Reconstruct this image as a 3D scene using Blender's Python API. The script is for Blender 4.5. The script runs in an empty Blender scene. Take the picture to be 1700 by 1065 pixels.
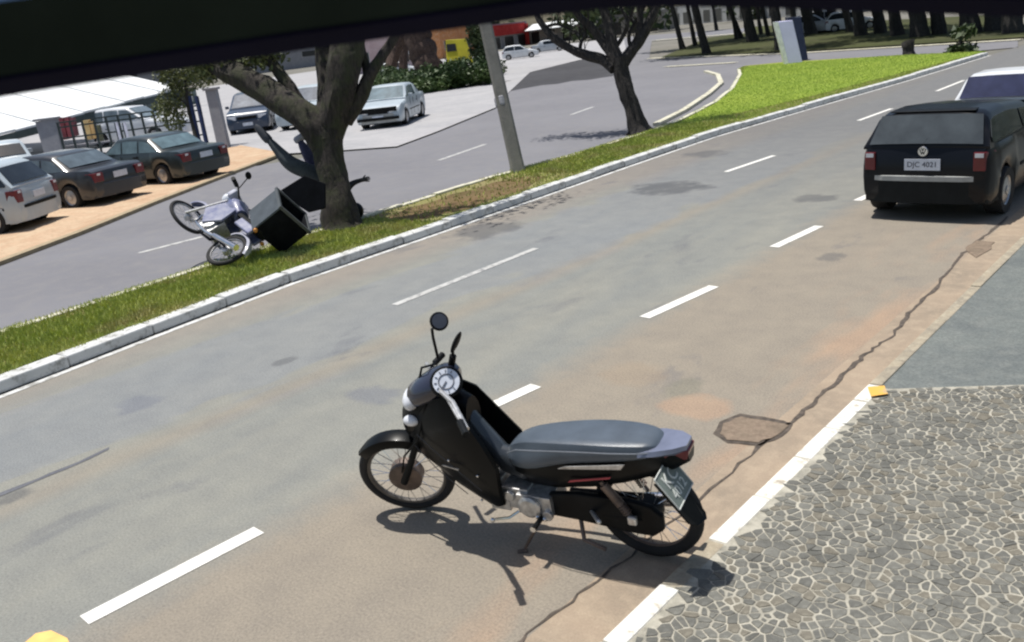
import bpy, bmesh, math, random
import numpy as np
from mathutils import Vector, Matrix, noise

random.seed(7)
rnd = random.Random(7)
scene = bpy.context.scene
col = scene.collection
R = math.radians

# ------------------------------------------------------------------ camera
F_PX, W_PX, H_PX, CAM_H = 1500.0, 1700.0, 1065.0, 2.65
VPX, VPY, SLOPE = 2219.0, -110.0, 0.12


class Cam:
    """Survey camera: turns a bearing seen by the security camera into a place on the ground."""
    def __init__(s):
        ph = math.atan(SLOPE)
        s.pp = np.array([W_PX / 2, H_PX / 2])
        n = np.array([-math.sin(ph), -math.cos(ph)])
        th = math.atan((n @ (np.array([VPX, VPY]) - s.pp)) / F_PX)
        fwd = np.array([0, math.cos(th), -math.sin(th)]); right = np.array([1., 0, 0]); down = np.cross(fwd, right)
        r = math.cos(ph) * right + math.sin(ph) * down; dn = -math.sin(ph) * right + math.cos(ph) * down
        s.M = np.array([r, dn, fwd])
        v = s.ray((VPX, VPY)); a = math.atan2(v[0], v[1])
        c, t = math.cos(a), math.sin(a)
        s.M = s.M @ np.array([[c, -t, 0], [t, c, 0], [0, 0, 1]]).T

    def ray(s, p):
        return np.array([p[0] - s.pp[0], p[1] - s.pp[1], F_PX]) @ s.M

    def g(s, p, z=0.0):
        v = s.ray(p); t = (z - CAM_H) / v[2]
        return Vector((v[0] * t, v[1] * t, z))

    def at(s, p, depth):
        v = s.ray(p) * (depth / F_PX)
        return Vector((v[0], v[1], v[2] + CAM_H))

    def depth(s, P):
        return float(s.M[2] @ (np.array(P) - [0, 0, CAM_H]))


cm = Cam()
G, AT = cm.g, cm.at
cam_data = bpy.data.cameras.new("camera")
cam = bpy.data.objects.new("camera", cam_data); col.objects.link(cam)
r_, d_, f_ = [Vector(v) for v in cm.M]
mt = Matrix((r_, -d_, -f_)).transposed().to_4x4(); mt.translation = (0, 0, CAM_H)
cam.matrix_world = mt
cam_data.sensor_fit = 'HORIZONTAL'; cam_data.sensor_width = 36
cam_data.lens = 36 * F_PX / W_PX
cam_data.clip_start = 0.05; cam_data.clip_end = 3000
cam_data.dof.use_dof = True; cam_data.dof.focus_distance = 9.0; cam_data.dof.aperture_fstop = 4.0
scene.camera = cam

# ------------------------------------------------------------------ light
SUN_SHADOW = Vector((0.28, -0.01, -1.0)).normalized()      # direction in which sunlight travels
to_sun = -SUN_SHADOW
elev = math.asin(to_sun.z); azim = math.atan2(to_sun.x, to_sun.y)
world = bpy.data.worlds.new("World"); scene.world = world; world.use_nodes = True
wn = world.node_tree
sky = wn.nodes.new('ShaderNodeTexSky'); sky.sky_type = 'NISHITA'; sky.sun_disc = False
sky.sun_elevation = elev; sky.sun_rotation = azim; sky.air_density = 1.2; sky.dust_density = 2.0
bg = wn.nodes['Background']; bg.inputs['Strength'].default_value = 0.085
wn.links.new(sky.outputs[0], bg.inputs['Color'])
sun_d = bpy.data.lights.new("sun", 'SUN'); sun_d.energy = 4.6; sun_d.angle = R(0.6); sun_d.color = (1.0, 0.96, 0.9)
sun = bpy.data.objects.new("sun", sun_d); col.objects.link(sun)
sun.rotation_euler = SUN_SHADOW.to_track_quat('-Z', 'Y').to_euler(); sun.location = (-20, 8, 40)
scene.view_settings.view_transform = 'Standard'; scene.view_settings.look = 'None'
scene.view_settings.gamma = 1; scene.view_settings.use_curve_mapping = False
scene.view_settings.exposure = 0.12
scene.cycles.filter_width = 2.2
scene.cycles.max_bounces = 6

# ------------------------------------------------------------------ materials
_mats = {}


def nd(nt, typ, **kw):
    n = nt.nodes.new(typ)
    for k, v in kw.items():
        setattr(n, k, v)
    return n


def noise_n(nt, vec, scale, detail=6, rough=.6, dist=0):
    n = nd(nt, 'ShaderNodeTexNoise'); n.inputs['Scale'].default_value = scale
    n.inputs['Detail'].default_value = detail; n.inputs['Roughness'].default_value = rough
    n.inputs['Distortion'].default_value = dist
    nt.links.new(vec, n.inputs['Vector']); return n.outputs['Fac']


def ramp_n(nt, fac, p0, p1, c0=(0, 0, 0, 1), c1=(1, 1, 1, 1)):
    r = nd(nt, 'ShaderNodeValToRGB'); e = r.color_ramp.elements
    e[0].position = p0; e[0].color = c0; e[1].position = p1; e[1].color = c1
    nt.links.new(fac, r.inputs[0]); return r.outputs[0]


def mix_n(nt, fac, a, b, mode='MIX'):
    m = nd(nt, 'ShaderNodeMix', data_type='RGBA', blend_type=mode)
    for sock, v in ((m.inputs[0], fac), (m.inputs[6], a), (m.inputs[7], b)):
        if hasattr(v, 'is_linked'):
            nt.links.new(v, sock)
        elif isinstance(v, (int, float)):
            sock.default_value = v
        else:
            sock.default_value = (*v[:3], 1)
    return m.outputs[2]


def math_n(nt, op, a, b=0.0, c=None, clamp=False):
    m = nd(nt, 'ShaderNodeMath', operation=op); m.use_clamp = clamp
    for s_, v in zip(m.inputs, (a, b, c)):
        if v is None: continue
        if hasattr(v, 'is_linked'): nt.links.new(v, s_)
        else: s_.default_value = v
    return m.outputs[0]


def base_mat(name):
    m = bpy.data.materials.new(name); m.use_nodes = True
    nt = m.node_tree; p = nt.nodes['Principled BSDF']
    tc = nd(nt, 'ShaderNodeTexCoord')
    return m, nt, p, tc.outputs['Object']


def mat(name, c, rough=.6, metal=0., var=.15, scale=6., bump=0., bscale=60., coat=0., tint=None, trans=0.):
    if name in _mats: return _mats[name]
    m, nt, p, vec = base_mat(name)
    f = noise_n(nt, vec, scale, 5)
    lo = [x * (1 - var) for x in c]; hi = [min(1, x * (1 + var)) for x in c]
    if tint: lo = list(tint)
    colr = mix_n(nt, ramp_n(nt, f, .35, .65), lo, hi)
    nt.links.new(colr, p.inputs['Base Color'])
    p.inputs['Roughness'].default_value = rough; p.inputs['Metallic'].default_value = metal
    p.inputs['Coat Weight'].default_value = coat; p.inputs['Coat Roughness'].default_value = .06
    if bump:
        b = nd(nt, 'ShaderNodeBump'); b.inputs['Strength'].default_value = bump; b.inputs['Distance'].default_value = .01
        nt.links.new(noise_n(nt, vec, bscale, 6), b.inputs['Height']); nt.links.new(b.outputs[0], p.inputs['Normal'])
    _mats[name] = m
    return m


def spot(p0, p1, rx, am, cc):
    a, b = G(p0), G(p1); return ((a.x + b.x) / 2, (a.y + b.y) / 2, rx, max(.15, abs(b.y - a.y) / 2), am, cc)


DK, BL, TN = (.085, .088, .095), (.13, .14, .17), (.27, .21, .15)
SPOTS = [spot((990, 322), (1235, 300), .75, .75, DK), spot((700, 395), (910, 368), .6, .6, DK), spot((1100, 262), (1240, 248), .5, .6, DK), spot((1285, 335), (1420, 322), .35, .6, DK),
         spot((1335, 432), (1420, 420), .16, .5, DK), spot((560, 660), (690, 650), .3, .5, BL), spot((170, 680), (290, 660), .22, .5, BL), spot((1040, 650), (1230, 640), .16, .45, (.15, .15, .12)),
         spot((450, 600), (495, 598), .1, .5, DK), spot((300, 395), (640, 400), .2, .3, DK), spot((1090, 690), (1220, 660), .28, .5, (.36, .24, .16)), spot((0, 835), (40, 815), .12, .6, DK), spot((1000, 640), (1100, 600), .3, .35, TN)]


def near_asphalt():
    m, nt, p, vec = base_mat('near_asphalt')
    sep = nd(nt, 'ShaderNodeSeparateXYZ'); nt.links.new(vec, sep.inputs[0]); X, Y = sep.outputs[0], sep.outputs[1]
    mp = nd(nt, 'ShaderNodeMapping'); mp.inputs['Scale'].default_value = (1, .28, 1); nt.links.new(vec, mp.inputs[0]); sv = mp.outputs[0]
    n_big = noise_n(nt, sv, .9, 5, .6, .6)
    n_mid = noise_n(nt, vec, 3.2, 6, .65)
    n_fine = noise_n(nt, vec, 70, 4, .7)
    c = mix_n(nt, ramp_n(nt, n_big, .38, .62), (.185, .192, .185), (.215, .215, .195))
    # bluish resealed band in the far lane and blotches
    d = math_n(nt, 'ABSOLUTE', math_n(nt, 'ADD', X, 7.45))
    d = math_n(nt, 'ADD', d, math_n(nt, 'MULTIPLY', math_n(nt, 'SUBTRACT', n_big, .5), 2.6))
    c = mix_n(nt, math_n(nt, 'MULTIPLY', ramp_n(nt, d, .85, 1.15, (1, 1, 1, 1), (0, 0, 0, 1)), .5), c, (.185, .198, .218))
    # worn tyre track line, brown
    d2 = math_n(nt, 'ABSOLUTE', math_n(nt, 'ADD', math_n(nt, 'ADD', X, 6.35), math_n(nt, 'MULTIPLY', math_n(nt, 'SUBTRACT', n_big, .5), .5)))
    c = mix_n(nt, math_n(nt, 'MULTIPLY', ramp_n(nt, d2, .02, .22, (1, 1, 1, 1), (0, 0, 0, 1)), .5), c, (.235, .205, .165))
    # red dust in the parking lane and beside the median kerb
    e = math_n(nt, 'ADD', X, math_n(nt, 'MULTIPLY', math_n(nt, 'SUBTRACT', n_mid, .5), .5))
    c = mix_n(nt, math_n(nt, 'MULTIPLY', ramp_n(nt, math_n(nt, 'ADD', math_n(nt, 'MULTIPLY', e, .2), 1.0), .075, .16), .85), c, (.235, .204, .166))
    e2 = math_n(nt, 'ADD', X, math_n(nt, 'MULTIPLY', math_n(nt, 'SUBTRACT', n_big, .5), 1.6))
    c = mix_n(nt, math_n(nt, 'MULTIPLY', ramp_n(nt, math_n(nt, 'ADD', math_n(nt, 'MULTIPLY', e2, .1), 1.0), .09, .17, (1, 1, 1, 1), (0, 0, 0, 1)), .6), c, (.24, .205, .175))
    far = ramp_n(nt, math_n(nt, 'MULTIPLY', Y, .05), .5, .95)
    c = mix_n(nt, math_n(nt, 'MULTIPLY', far, .75), c, (.135, .135, .138))
    # orange stain patches
    n_st = noise_n(nt, sv, 1.7, 4, .5)
    px = ramp_n(nt, math_n(nt, 'ADD', math_n(nt, 'MULTIPLY', X, .2), 1.0), .28, .46)
    c = mix_n(nt, math_n(nt, 'MULTIPLY', math_n(nt, 'MULTIPLY', ramp_n(nt, n_st, .50, .66), px), .5), c, (.36, .235, .155))
    # dark oily stains
    mp2 = nd(nt, 'ShaderNodeMapping'); mp2.inputs['Location'].default_value = (4.3, 8.1, 0); mp2.inputs['Scale'].default_value = (1, .45, 1)
    nt.links.new(vec, mp2.inputs[0])
    c = mix_n(nt, math_n(nt, 'MULTIPLY', ramp_n(nt, noise_n(nt, mp2.outputs[0], 1.1, 5, .6, .4), .62, .70), .42), c, (.10, .105, .125))
    # stains and dark patches, each where the road has it
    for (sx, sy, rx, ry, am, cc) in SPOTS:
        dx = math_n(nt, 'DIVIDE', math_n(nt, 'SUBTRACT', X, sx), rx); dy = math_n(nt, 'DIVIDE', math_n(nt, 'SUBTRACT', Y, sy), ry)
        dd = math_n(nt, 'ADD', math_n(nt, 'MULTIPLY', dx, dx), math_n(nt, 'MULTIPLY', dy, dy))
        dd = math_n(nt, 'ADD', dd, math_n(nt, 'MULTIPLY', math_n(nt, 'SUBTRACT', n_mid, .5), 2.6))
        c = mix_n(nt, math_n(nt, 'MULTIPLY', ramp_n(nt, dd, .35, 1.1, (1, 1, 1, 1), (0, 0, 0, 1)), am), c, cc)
    c = mix_n(nt, .55, c, mix_n(nt, ramp_n(nt, n_fine, .25, .75), (.42, .42, .42), (1.6, 1.57, 1.54)), 'MULTIPLY')
    c = mix_n(nt, .35, c, mix_n(nt, ramp_n(nt, n_mid, .3, .7), (.75, .75, .78), (1.25, 1.22, 1.15)), 'MULTIPLY')
    c = mix_n(nt, 1.0, c, (1.10, 1.11, 1.10), 'MULTIPLY')
    nt.links.new(c, p.inputs['Base Color']); p.inputs['Roughness'].default_value = .88; p.inputs['Specular IOR Level'].default_value = .12
    b = nd(nt, 'ShaderNodeBump'); b.inputs['Strength'].default_value = .35; b.inputs['Distance'].default_value = .006
    nt.links.new(noise_n(nt, vec, 120, 4), b.inputs['Height']); nt.links.new(b.outputs[0], p.inputs['Normal'])
    return m


def blotch_mat(name, c0, c1, c2, s1=.6, s2=6, fine=60, rough=.85, fine_amt=.3, bump=.3):
    m, nt, p, vec = base_mat(name)
    c = mix_n(nt, ramp_n(nt, noise_n(nt, vec, s1, 5, .6, .5), .36, .64), c0, c1)
    c = mix_n(nt, math_n(nt, 'MULTIPLY', ramp_n(nt, noise_n(nt, vec, s2, 5, .65), .45, .7), .6), c, c2)
    c = mix_n(nt, fine_amt, c, mix_n(nt, ramp_n(nt, noise_n(nt, vec, fine, 4), .25, .75), (.5, .5, .5), (1.5, 1.5, 1.5)), 'MULTIPLY')
    nt.links.new(c, p.inputs['Base Color']); p.inputs['Roughness'].default_value = rough; p.inputs['Specular IOR Level'].default_value = .04
    if bump:
        b = nd(nt, 'ShaderNodeBump'); b.inputs['Strength'].default_value = bump; b.inputs['Distance'].default_value = .01
        nt.links.new(noise_n(nt, vec, fine, 5), b.inputs['Height']); nt.links.new(b.outputs[0], p.inputs['Normal'])
    _mats[name] = m
    return m


def worn_paint(name, paint, under, amount=.5, scale=9, rough=.6):
    m, nt, p, vec = base_mat(name)
    f = ramp_n(nt, noise_n(nt, vec, scale, 8, .7), amount - .06, amount + .06)
    c = mix_n(nt, f, under, paint)
    c = mix_n(nt, .35, c, mix_n(nt, ramp_n(nt, noise_n(nt, vec, scale * .35, 5), .3, .7), (.72, .70, .66), (1.1, 1.1, 1.1)), 'MULTIPLY')
    nt.links.new(c, p.inputs['Base Color']); p.inputs['Roughness'].default_value = rough
    return m


def bark_mat(name, c, moss=None, moss_amt=.5):
    m, nt, p, vec = base_mat(name)
    mp = nd(nt, 'ShaderNodeMapping'); mp.inputs['Scale'].default_value = (1, 1, .25); nt.links.new(vec, mp.inputs[0])
    f = noise_n(nt, mp.outputs[0], 22, 8, .7, .5)
    cc = mix_n(nt, ramp_n(nt, f, .35, .65), [x * .3 for x in c], [x * 1.9 for x in c])
    if moss:
        cc = mix_n(nt, math_n(nt, 'MULTIPLY', ramp_n(nt, noise_n(nt, vec, 3.5, 6, .65), .45, .62), moss_amt), cc, moss)
    nt.links.new(cc, p.inputs['Base Color']); p.inputs['Roughness'].default_value = .95
    b = nd(nt, 'ShaderNodeBump'); b.inputs['Strength'].default_value = .9; b.inputs['Distance'].default_value = .03
    nt.links.new(f, b.inputs['Height']); nt.links.new(b.outputs[0], p.inputs['Normal'])
    return m


def leaf_mat(name, c0, c1, dry=None):
    m, nt, p, vec = base_mat(name)
    f = noise_n(nt, vec, 1.3, 4)
    n2 = noise_n(nt, vec, 14, 3)
    c = mix_n(nt, ramp_n(nt, f, .35, .65), c0, c1)
    c = mix_n(nt, .5, c, mix_n(nt, ramp_n(nt, n2, .3, .7), (.5, .55, .5), (1.5, 1.45, 1.3)), 'MULTIPLY')
    if dry: c = mix_n(nt, math_n(nt, 'MULTIPLY', ramp_n(nt, noise_n(nt, vec, .9, 5, .7), .50, .64), .75), c, dry)
    nt.links.new(c, p.inputs['Base Color']); p.inputs['Roughness'].default_value = .6
    p.inputs['Subsurface Weight'].default_value = 0
    return m


def glass_mat(name, c=(.02, .025, .03), rough=.08):
    m, nt, p, vec = base_mat(name)
    c2 = mix_n(nt, ramp_n(nt, noise_n(nt, vec, 3, 3), .3, .7), [x * .7 for x in c], [x * 1.3 for x in c])
    nt.links.new(c2, p.inputs['Base Color']); p.inputs['Roughness'].default_value = rough
    p.inputs['Specular IOR Level'].default_value = .6; p.inputs['Coat Weight'].default_value = .15
    return m


# ------------------------------------------------------------------ mesh builder
def frame_from(dirv):
    t = Vector(dirv).normalized()
    a = Vector((0, 0, 1)) if abs(t.z) < .9 else Vector((1, 0, 0))
    u = t.cross(a).normalized(); return u, t.cross(u).normalized(), t


class MB:
    def __init__(s): s.v = []; s.f = []

    def add(s, vs, fs):
        o = len(s.v); s.v += [Vector(x) for x in vs]; s.f += [[i + o for i in f] for f in fs]; return s

    def box(s, c, size, rot=None, top=(1, 1)):
        hx, hy, hz = [q / 2 for q in size]; vs = []
        for z in (-1, 1):
            kx, ky = top if z > 0 else (1, 1)
            for x, y in ((-1, -1), (1, -1), (1, 1), (-1, 1)):
                q = Vector((x * hx * kx, y * hy * ky, z * hz))
                if rot is not None: q = rot @ q
                vs.append(q + Vector(c))
        return s.add(vs, [(3, 2, 1, 0), (4, 5, 6, 7), (0, 1, 5, 4), (1, 2, 6, 5), (2, 3, 7, 6), (3, 0, 4, 7)])

    def rings(s, rings, closed=True, cap=True):
        n = len(rings[0]); vs = [p for r in rings for p in r]; fs = []
        for i in range(len(rings) - 1):
            for j in range(n if closed else n - 1):
                k = (j + 1) % n
                fs.append((i * n + j, i * n + k, (i + 1) * n + k, (i + 1) * n + j))
        if cap and closed:
            fs.append(tuple(reversed(range(n)))); fs.append(tuple(range((len(rings) - 1) * n, len(rings) * n)))
        return s.add(vs, fs)

    def tube(s, pts, rad, n=8, cap=True):
        pts = [Vector(p) for p in pts]
        if not hasattr(rad, '__len__'): rad = [rad] * len(pts)
        u = None; rings = []
        for i, p in enumerate(pts):
            t = (pts[min(i + 1, len(pts) - 1)] - pts[max(i - 1, 0)]).normalized()
            if u is None: u, w, _ = frame_from(t)
            else:
                u = (u - t * u.dot(t)).normalized(); w = t.cross(u)
            w = t.cross(u)
            rings.append([p + (u * math.cos(a) + w * math.sin(a)) * rad[i] for a in [2 * math.pi * k / n for k in range(n)]])
        return s.rings(rings, True, cap)

    def lathe(s, prof, axis_o, axis, n=24, cap=False):
        u, w, t = frame_from(axis); o = Vector(axis_o)
        rings = [[o + t * h + (u * math.cos(a) + w * math.sin(a)) * max(r, 1e-4) for a in [2 * math.pi * k / n for k in range(n)]] for r, h in prof]
        return s.rings(rings, True, cap)

    def disc(s, o, axis, r, th=.004, n=24):
        return s.lathe([(r, 0), (r, th)], o, axis, n, True)

    def torus(s, o, axis, Rr, r, n=40, m=10, sq=1.0):
        u, w, t = frame_from(axis); o = Vector(o); vs = []; fs = []
        for i in range(n):
            a = 2 * math.pi * i / n; d = u * math.cos(a) + w * math.sin(a)
            for j in range(m):
                b = 2 * math.pi * j / m
                vs.append(o + d * (Rr + r * math.cos(b)) + t * (r * sq * math.sin(b)))
        for i in range(n):
            for j in range(m):
                fs.append((i * m + j, ((i + 1) % n) * m + j, ((i + 1) % n) * m + (j + 1) % m, i * m + (j + 1) % m))
        return s.add(vs, fs)

    def prism(s, poly, z0, z1):
        n = len(poly)
        vs = [(p[0], p[1], z0) for p in poly] + [(p[0], p[1], z1) for p in poly]
        return s.add(vs, [tuple(reversed(range(n))), tuple(range(n, 2 * n))] + [(i, (i + 1) % n, n + (i + 1) % n, n + i) for i in range(n)])

    def sheet(s, poly):
        return s.add(poly, [tuple(range(len(poly)))])

    def slab(s, poly, off):
        """closed thin solid from a 3d polygon and an offset vector"""
        n = len(poly); off = Vector(off); poly = [Vector(p) for p in poly]
        return s.add(poly + [p + off for p in poly], [tuple(reversed(range(n))), tuple(range(n, 2 * n))] + [(i, (i + 1) % n, n + (i + 1) % n, n + i) for i in range(n)])

    def ball(s, c, r, n=12, m=8):
        r = Vector(r) if hasattr(r, '__len__') else Vector((r, r, r)); c = Vector(c); vs = []; fs = []
        for i in range(m + 1):
            a = math.pi * i / m
            for j in range(n):
                b = 2 * math.pi * j / n
                vs.append(c + Vector((r.x * math.sin(a) * math.cos(b), r.y * math.sin(a) * math.sin(b), r.z * math.cos(a))))
        for i in range(m):
            for j in range(n):
                fs.append((i * n + j, (i + 1) * n + j, (i + 1) * n + (j + 1) % n, i * n + (j + 1) % n))
        return s.add(vs, fs)

    def xf(s, M_):
        s.v = [M_ @ v for v in s.v]; return s

    def build(s, name, m, parent=None, smooth=False, bevel=0., world=False, kind=None, origin=None, subsurf=0, fix=True):
        vs = s.v
        if world and parent is not None:
            r = parent
            while r.parent: r = r.parent
            inv = r.matrix_basis.inverted(); vs = [inv @ v for v in vs]
        if origin is not None: vs = [v - Vector(origin) for v in vs]
        me = bpy.data.meshes.new(name); me.from_pydata([tuple(v) for v in vs], [], s.f); me.update()
        if fix:
            bm = bmesh.new(); bm.from_mesh(me)
            bmesh.ops.remove_doubles(bm, verts=bm.verts, dist=1e-5)
            bmesh.ops.recalc_face_normals(bm, faces=bm.faces); bm.to_mesh(me); bm.free()
        me.materials.append(m)
        if smooth:
            me.polygons.foreach_set('use_smooth', [True] * len(me.polygons))
            me.set_sharp_from_angle(angle=R(38))
        o = bpy.data.objects.new(name, me); col.objects.link(o)
        if origin is not None: o.location = origin
        if parent is not None: o.parent = parent
        if bevel:
            b = o.modifiers.new('bevel', 'BEVEL'); b.width = bevel; b.segments = 2; b.limit_method = 'ANGLE'; b.angle_limit = R(35)
        if subsurf:
            q = o.modifiers.new('sub', 'SUBSURF'); q.levels = q.render_levels = subsurf
        if kind: o['kind'] = kind
        return o


def thing(name, label, cat, loc=(0, 0, 0), rotz=0., group=None, M_=None):
    o = bpy.data.objects.new(name, None); col.objects.link(o); o.empty_display_size = .2
    if M_ is not None: o.matrix_basis = M_
    else: o.location = loc; o.rotation_euler = (0, 0, rotz)
    if M_ is None:
        o.matrix_basis = Matrix.Translation(Vector(loc)) @ Matrix.Rotation(rotz, 4, 'Z')
    o['label'] = label; o['category'] = cat
    if group: o['group'] = group
    return o


def tag(o, label, cat, group=None):
    o['label'] = label; o['category'] = cat
    if group: o['group'] = group
    return o


def dup(root, M_, label):
    r = root.copy(); col.objects.link(r); r.matrix_basis = M_; r['label'] = label
    for ch in list(root.children):
        c = ch.copy(); col.objects.link(c); c.parent = r
        for g_ in list(ch.children):
            d = g_.copy(); col.objects.link(d); d.parent = c
    return r


def interp(pts, Y):
    """X of a polyline at a given Y"""
    if Y <= pts[0][1]: return pts[0][0] + (pts[1][0] - pts[0][0]) / (pts[1][1] - pts[0][1]) * (Y - pts[0][1]) * .5
    for a, b in zip(pts, pts[1:]):
        if Y <= b[1]: return a[0] + (b[0] - a[0]) * (Y - a[1]) / (b[1] - a[1])
    return pts[-1][0]


M_asph = near_asphalt()
M_far_asph = blotch_mat('far_asphalt', (.205, .205, .22), (.18, .18, .195), (.225, .22, .22), .25, 3, 60)
M_white_paint = worn_paint('white_road_paint', (.78, .77, .72), (.4, .36, .3), .36, 14)
M_old_paint = worn_paint('old_road_paint', (.50, .50, .48), (.25, .25, .25), .44, 8)
M_kerb_white = worn_paint('white_kerb_paint', (.60, .61, .60), (.30, .30, .28), .44, 7, .85)
M_kerb_paint = worn_paint('fresh_kerb_paint', (.74, .73, .68), (.42, .37, .29), .41, 11, .8)
M_kerb_r = worn_paint('white_kerb_paint_worn', (.76, .74, .66), (.38, .33, .26), .43, 7, .8)
M_kerb_bare = blotch_mat('bare_kerb', (.36, .31, .23), (.27, .24, .19), (.50, .45, .34), 4, 14, 80)
M_kerb_cream = worn_paint('cream_kerb_paint', (.60, .58, .46), (.33, .31, .22), .45, 5, .8)
M_gutter = blotch_mat('gutter_concrete', (.34, .27, .20), (.26, .215, .165), (.42, .34, .25), 1.5, 9, 90)
M_tar = mat('tar_crack', (.085, .068, .054), .9, var=.4, scale=20)
M_patch = blotch_mat('patched_hole', (.20, .16, .12), (.26, .20, .15), (.13, .10, .08), 6, 22, 80)

# ------------------------------------------------------------------ ground and roads
def sheet_obj(name, pts, z, m, kind='structure'):
    mb = MB(); mb.sheet([(p[0], p[1], z) for p in pts])
    o = mb.build(name, m, kind=kind, fix=False)
    me = o.data; bm = bmesh.new(); bm.from_mesh(me)
    for f in bm.faces:
        f.normal_update()
        if f.normal.z < 0: f.normal_flip()
    bmesh.ops.triangulate(bm, faces=bm.faces); bm.to_mesh(me); bm.free()
    return o


M_dirt = blotch_mat('far_ground', (.20, .19, .17), (.15, .15, .13), (.25, .23, .20), .1, 1, 30)
sheet_obj('ground', [(-900, -60), (200, -60), (200, 900), (-900, 900)], -.03, M_dirt)
KB = [G(p) for p in ((-260, 750), (0, 655), (240, 562), (480, 470), (700, 395), (900, 325), (1040, 276), (1180, 228), (1340, 181), (1500, 135), (1640, 92))]
KBx = [(p.x, p.y) for p in KB]
road_l = [(x, y) for x, y in KBx] + [(-7.6, 60), (-6.2, 120)]
near = sheet_obj('near_road', [(-8.75, -12)] + road_l + [(-2.46, 120), (-2.46, -12)], 0.0, M_asph)
sheet_obj('gutter', [(-2.46, -12), (-2.46, 60), (-2.13, 60), (-2.13, -12)], 0.0, M_gutter)
# thin concrete gutter lip beside the median kerb
mb = MB()
for (a, b) in zip(KBx, KBx[1:]):
    mb.sheet([(a[0] + .03, a[1], .004), (a[0] + .12, a[1], .004), (b[0] + .12, b[1], .004), (b[0] + .03, b[1], .004)])
mb.build('gutter_lip', M_kerb_white, kind='structure')

BKpx = [(-140, 612), (0, 565), (175, 508), (350, 450), (600, 370), (820, 300), (960, 262), (1085, 222), (1130, 203), (1182, 176), (1212, 152), (1226, 128), (1224, 119)]
BK = [G(p) for p in BKpx]
far_px = [(1224, 119), (1300, 112), (1500, 95), (1690, 78), (1690, 66), (1330, 86), (1100, 98), (1078, 96), (1082, 68), (1230, 56), (1240, 46), (1050, 60), (930, 80), (870, 105), (800, 140), (835, 160), (823, 180), (726, 220), (659, 245), (560, 252), (420, 276), (260, 338), (130, 391), (0, 440), (-140, 490)]
far_poly = [(p.x, p.y) for p in BK] + [(G(p).x, G(p).y) for p in far_px]
sheet_obj('far_road', far_poly, 0.0, M_far_asph)

# forecourt and orange pavement on the far side
M_conc = blotch_mat('pale_concrete', (.38, .375, .38), (.32, .32, .33), (.43, .42, .42), .3, 2, 30)
M_orange = blotch_mat('orange_stone_paving', (.50, .36, .245), (.43, .29, .19), (.56, .46, .32), .5, 2.2, 14, .9, .35)
fore_px = [(-250, 370), (-140, 352), (180, 290), (400, 243), (470, 256), (560, 251), (659, 244), (726, 219), (823, 179), (838, 160), (880, 120), (960, 100), (1040, 85), (1035, 62), (860, 82), (560, 112), (-250, 232)]
sheet_obj('forecourt', [(G(p).x, G(p).y) for p in fore_px], .025, M_conc)
op = [(-140, 489), (0, 439), (130, 390), (260, 337), (420, 275), (470, 256), (400, 243), (180, 290), (-140, 352)]
pv = sheet_obj('orange_pavement', [(G(p).x, G(p).y) for p in op], .05, M_orange)
mb = MB()
ek = [G(p) for p in op[:6]]
for a, b in zip(ek, ek[1:]):
    n = (b - a).normalized(); q = Vector((-n.y, n.x, 0)) * .09
    mb.slab([a + q, b + q, b - q, a - q], (0, 0, .07))
mb.build('pavement_edge', mat('edge_kerb', (.34, .27, .17), .9), kind='structure')

# ---- right pavement
M_mortar = blotch_mat('pale_mortar', (.44, .415, .345), (.23, .22, .185), (.56, .53, .44), 6, 14, 120)
M_smooth = blotch_mat('smooth_green_grey_paving', (.165, .18, .17), (.135, .148, .145), (.205, .215, .20), 1.2, 7, 60, .6, .55)
bl0, bl1 = Vector((-1.985, 5.92, 0)), Vector((-1.24, 6.34, 0)); bdir = (bl1 - bl0)
bfar = bl0 + bdir * 6
pave = sheet_obj('mosaic_pavement', [(-2.125, -6), (-2.125, 5.92), (bl0.x, bl0.y), (bfar.x, bfar.y), (2.5, -6)], .03, M_mortar)
sheet_obj('smooth_pavement', [(bl0.x, bl0.y), (-2.125, 5.92), (-2.125, 60), (12, 60), (12, 5.92), (bfar.x, bfar.y)], .026, M_smooth)
# worn pale specks along the joint of the two pavings
# stones: Voronoi cells by half-plane clipping
def clip(poly, mx, my, nx, ny):
    out = []
    for i in range(len(poly)):
        a, b = poly[i], poly[(i + 1) % len(poly)]
        da = (a[0] - mx) * nx + (a[1] - my) * ny; db = (b[0] - mx) * nx + (b[1] - my) * ny
        if da <= 0: out.append(a)
        if da * db < 0:
            t = da / (da - db); out.append((a[0] + (b[0] - a[0]) * t, a[1] + (b[1] - a[1]) * t))
    return out


def shrink(poly, d):
    cx = sum(p[0] for p in poly) / len(poly); cy = sum(p[1] for p in poly) / len(poly)
    out = []
    for p in poly:
        l = math.hypot(p[0] - cx, p[1] - cy); k = max(.3, (l - d) / l)
        out.append((cx + (p[0] - cx) * k, cy + (p[1] - cy) * k))
    return out


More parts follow.
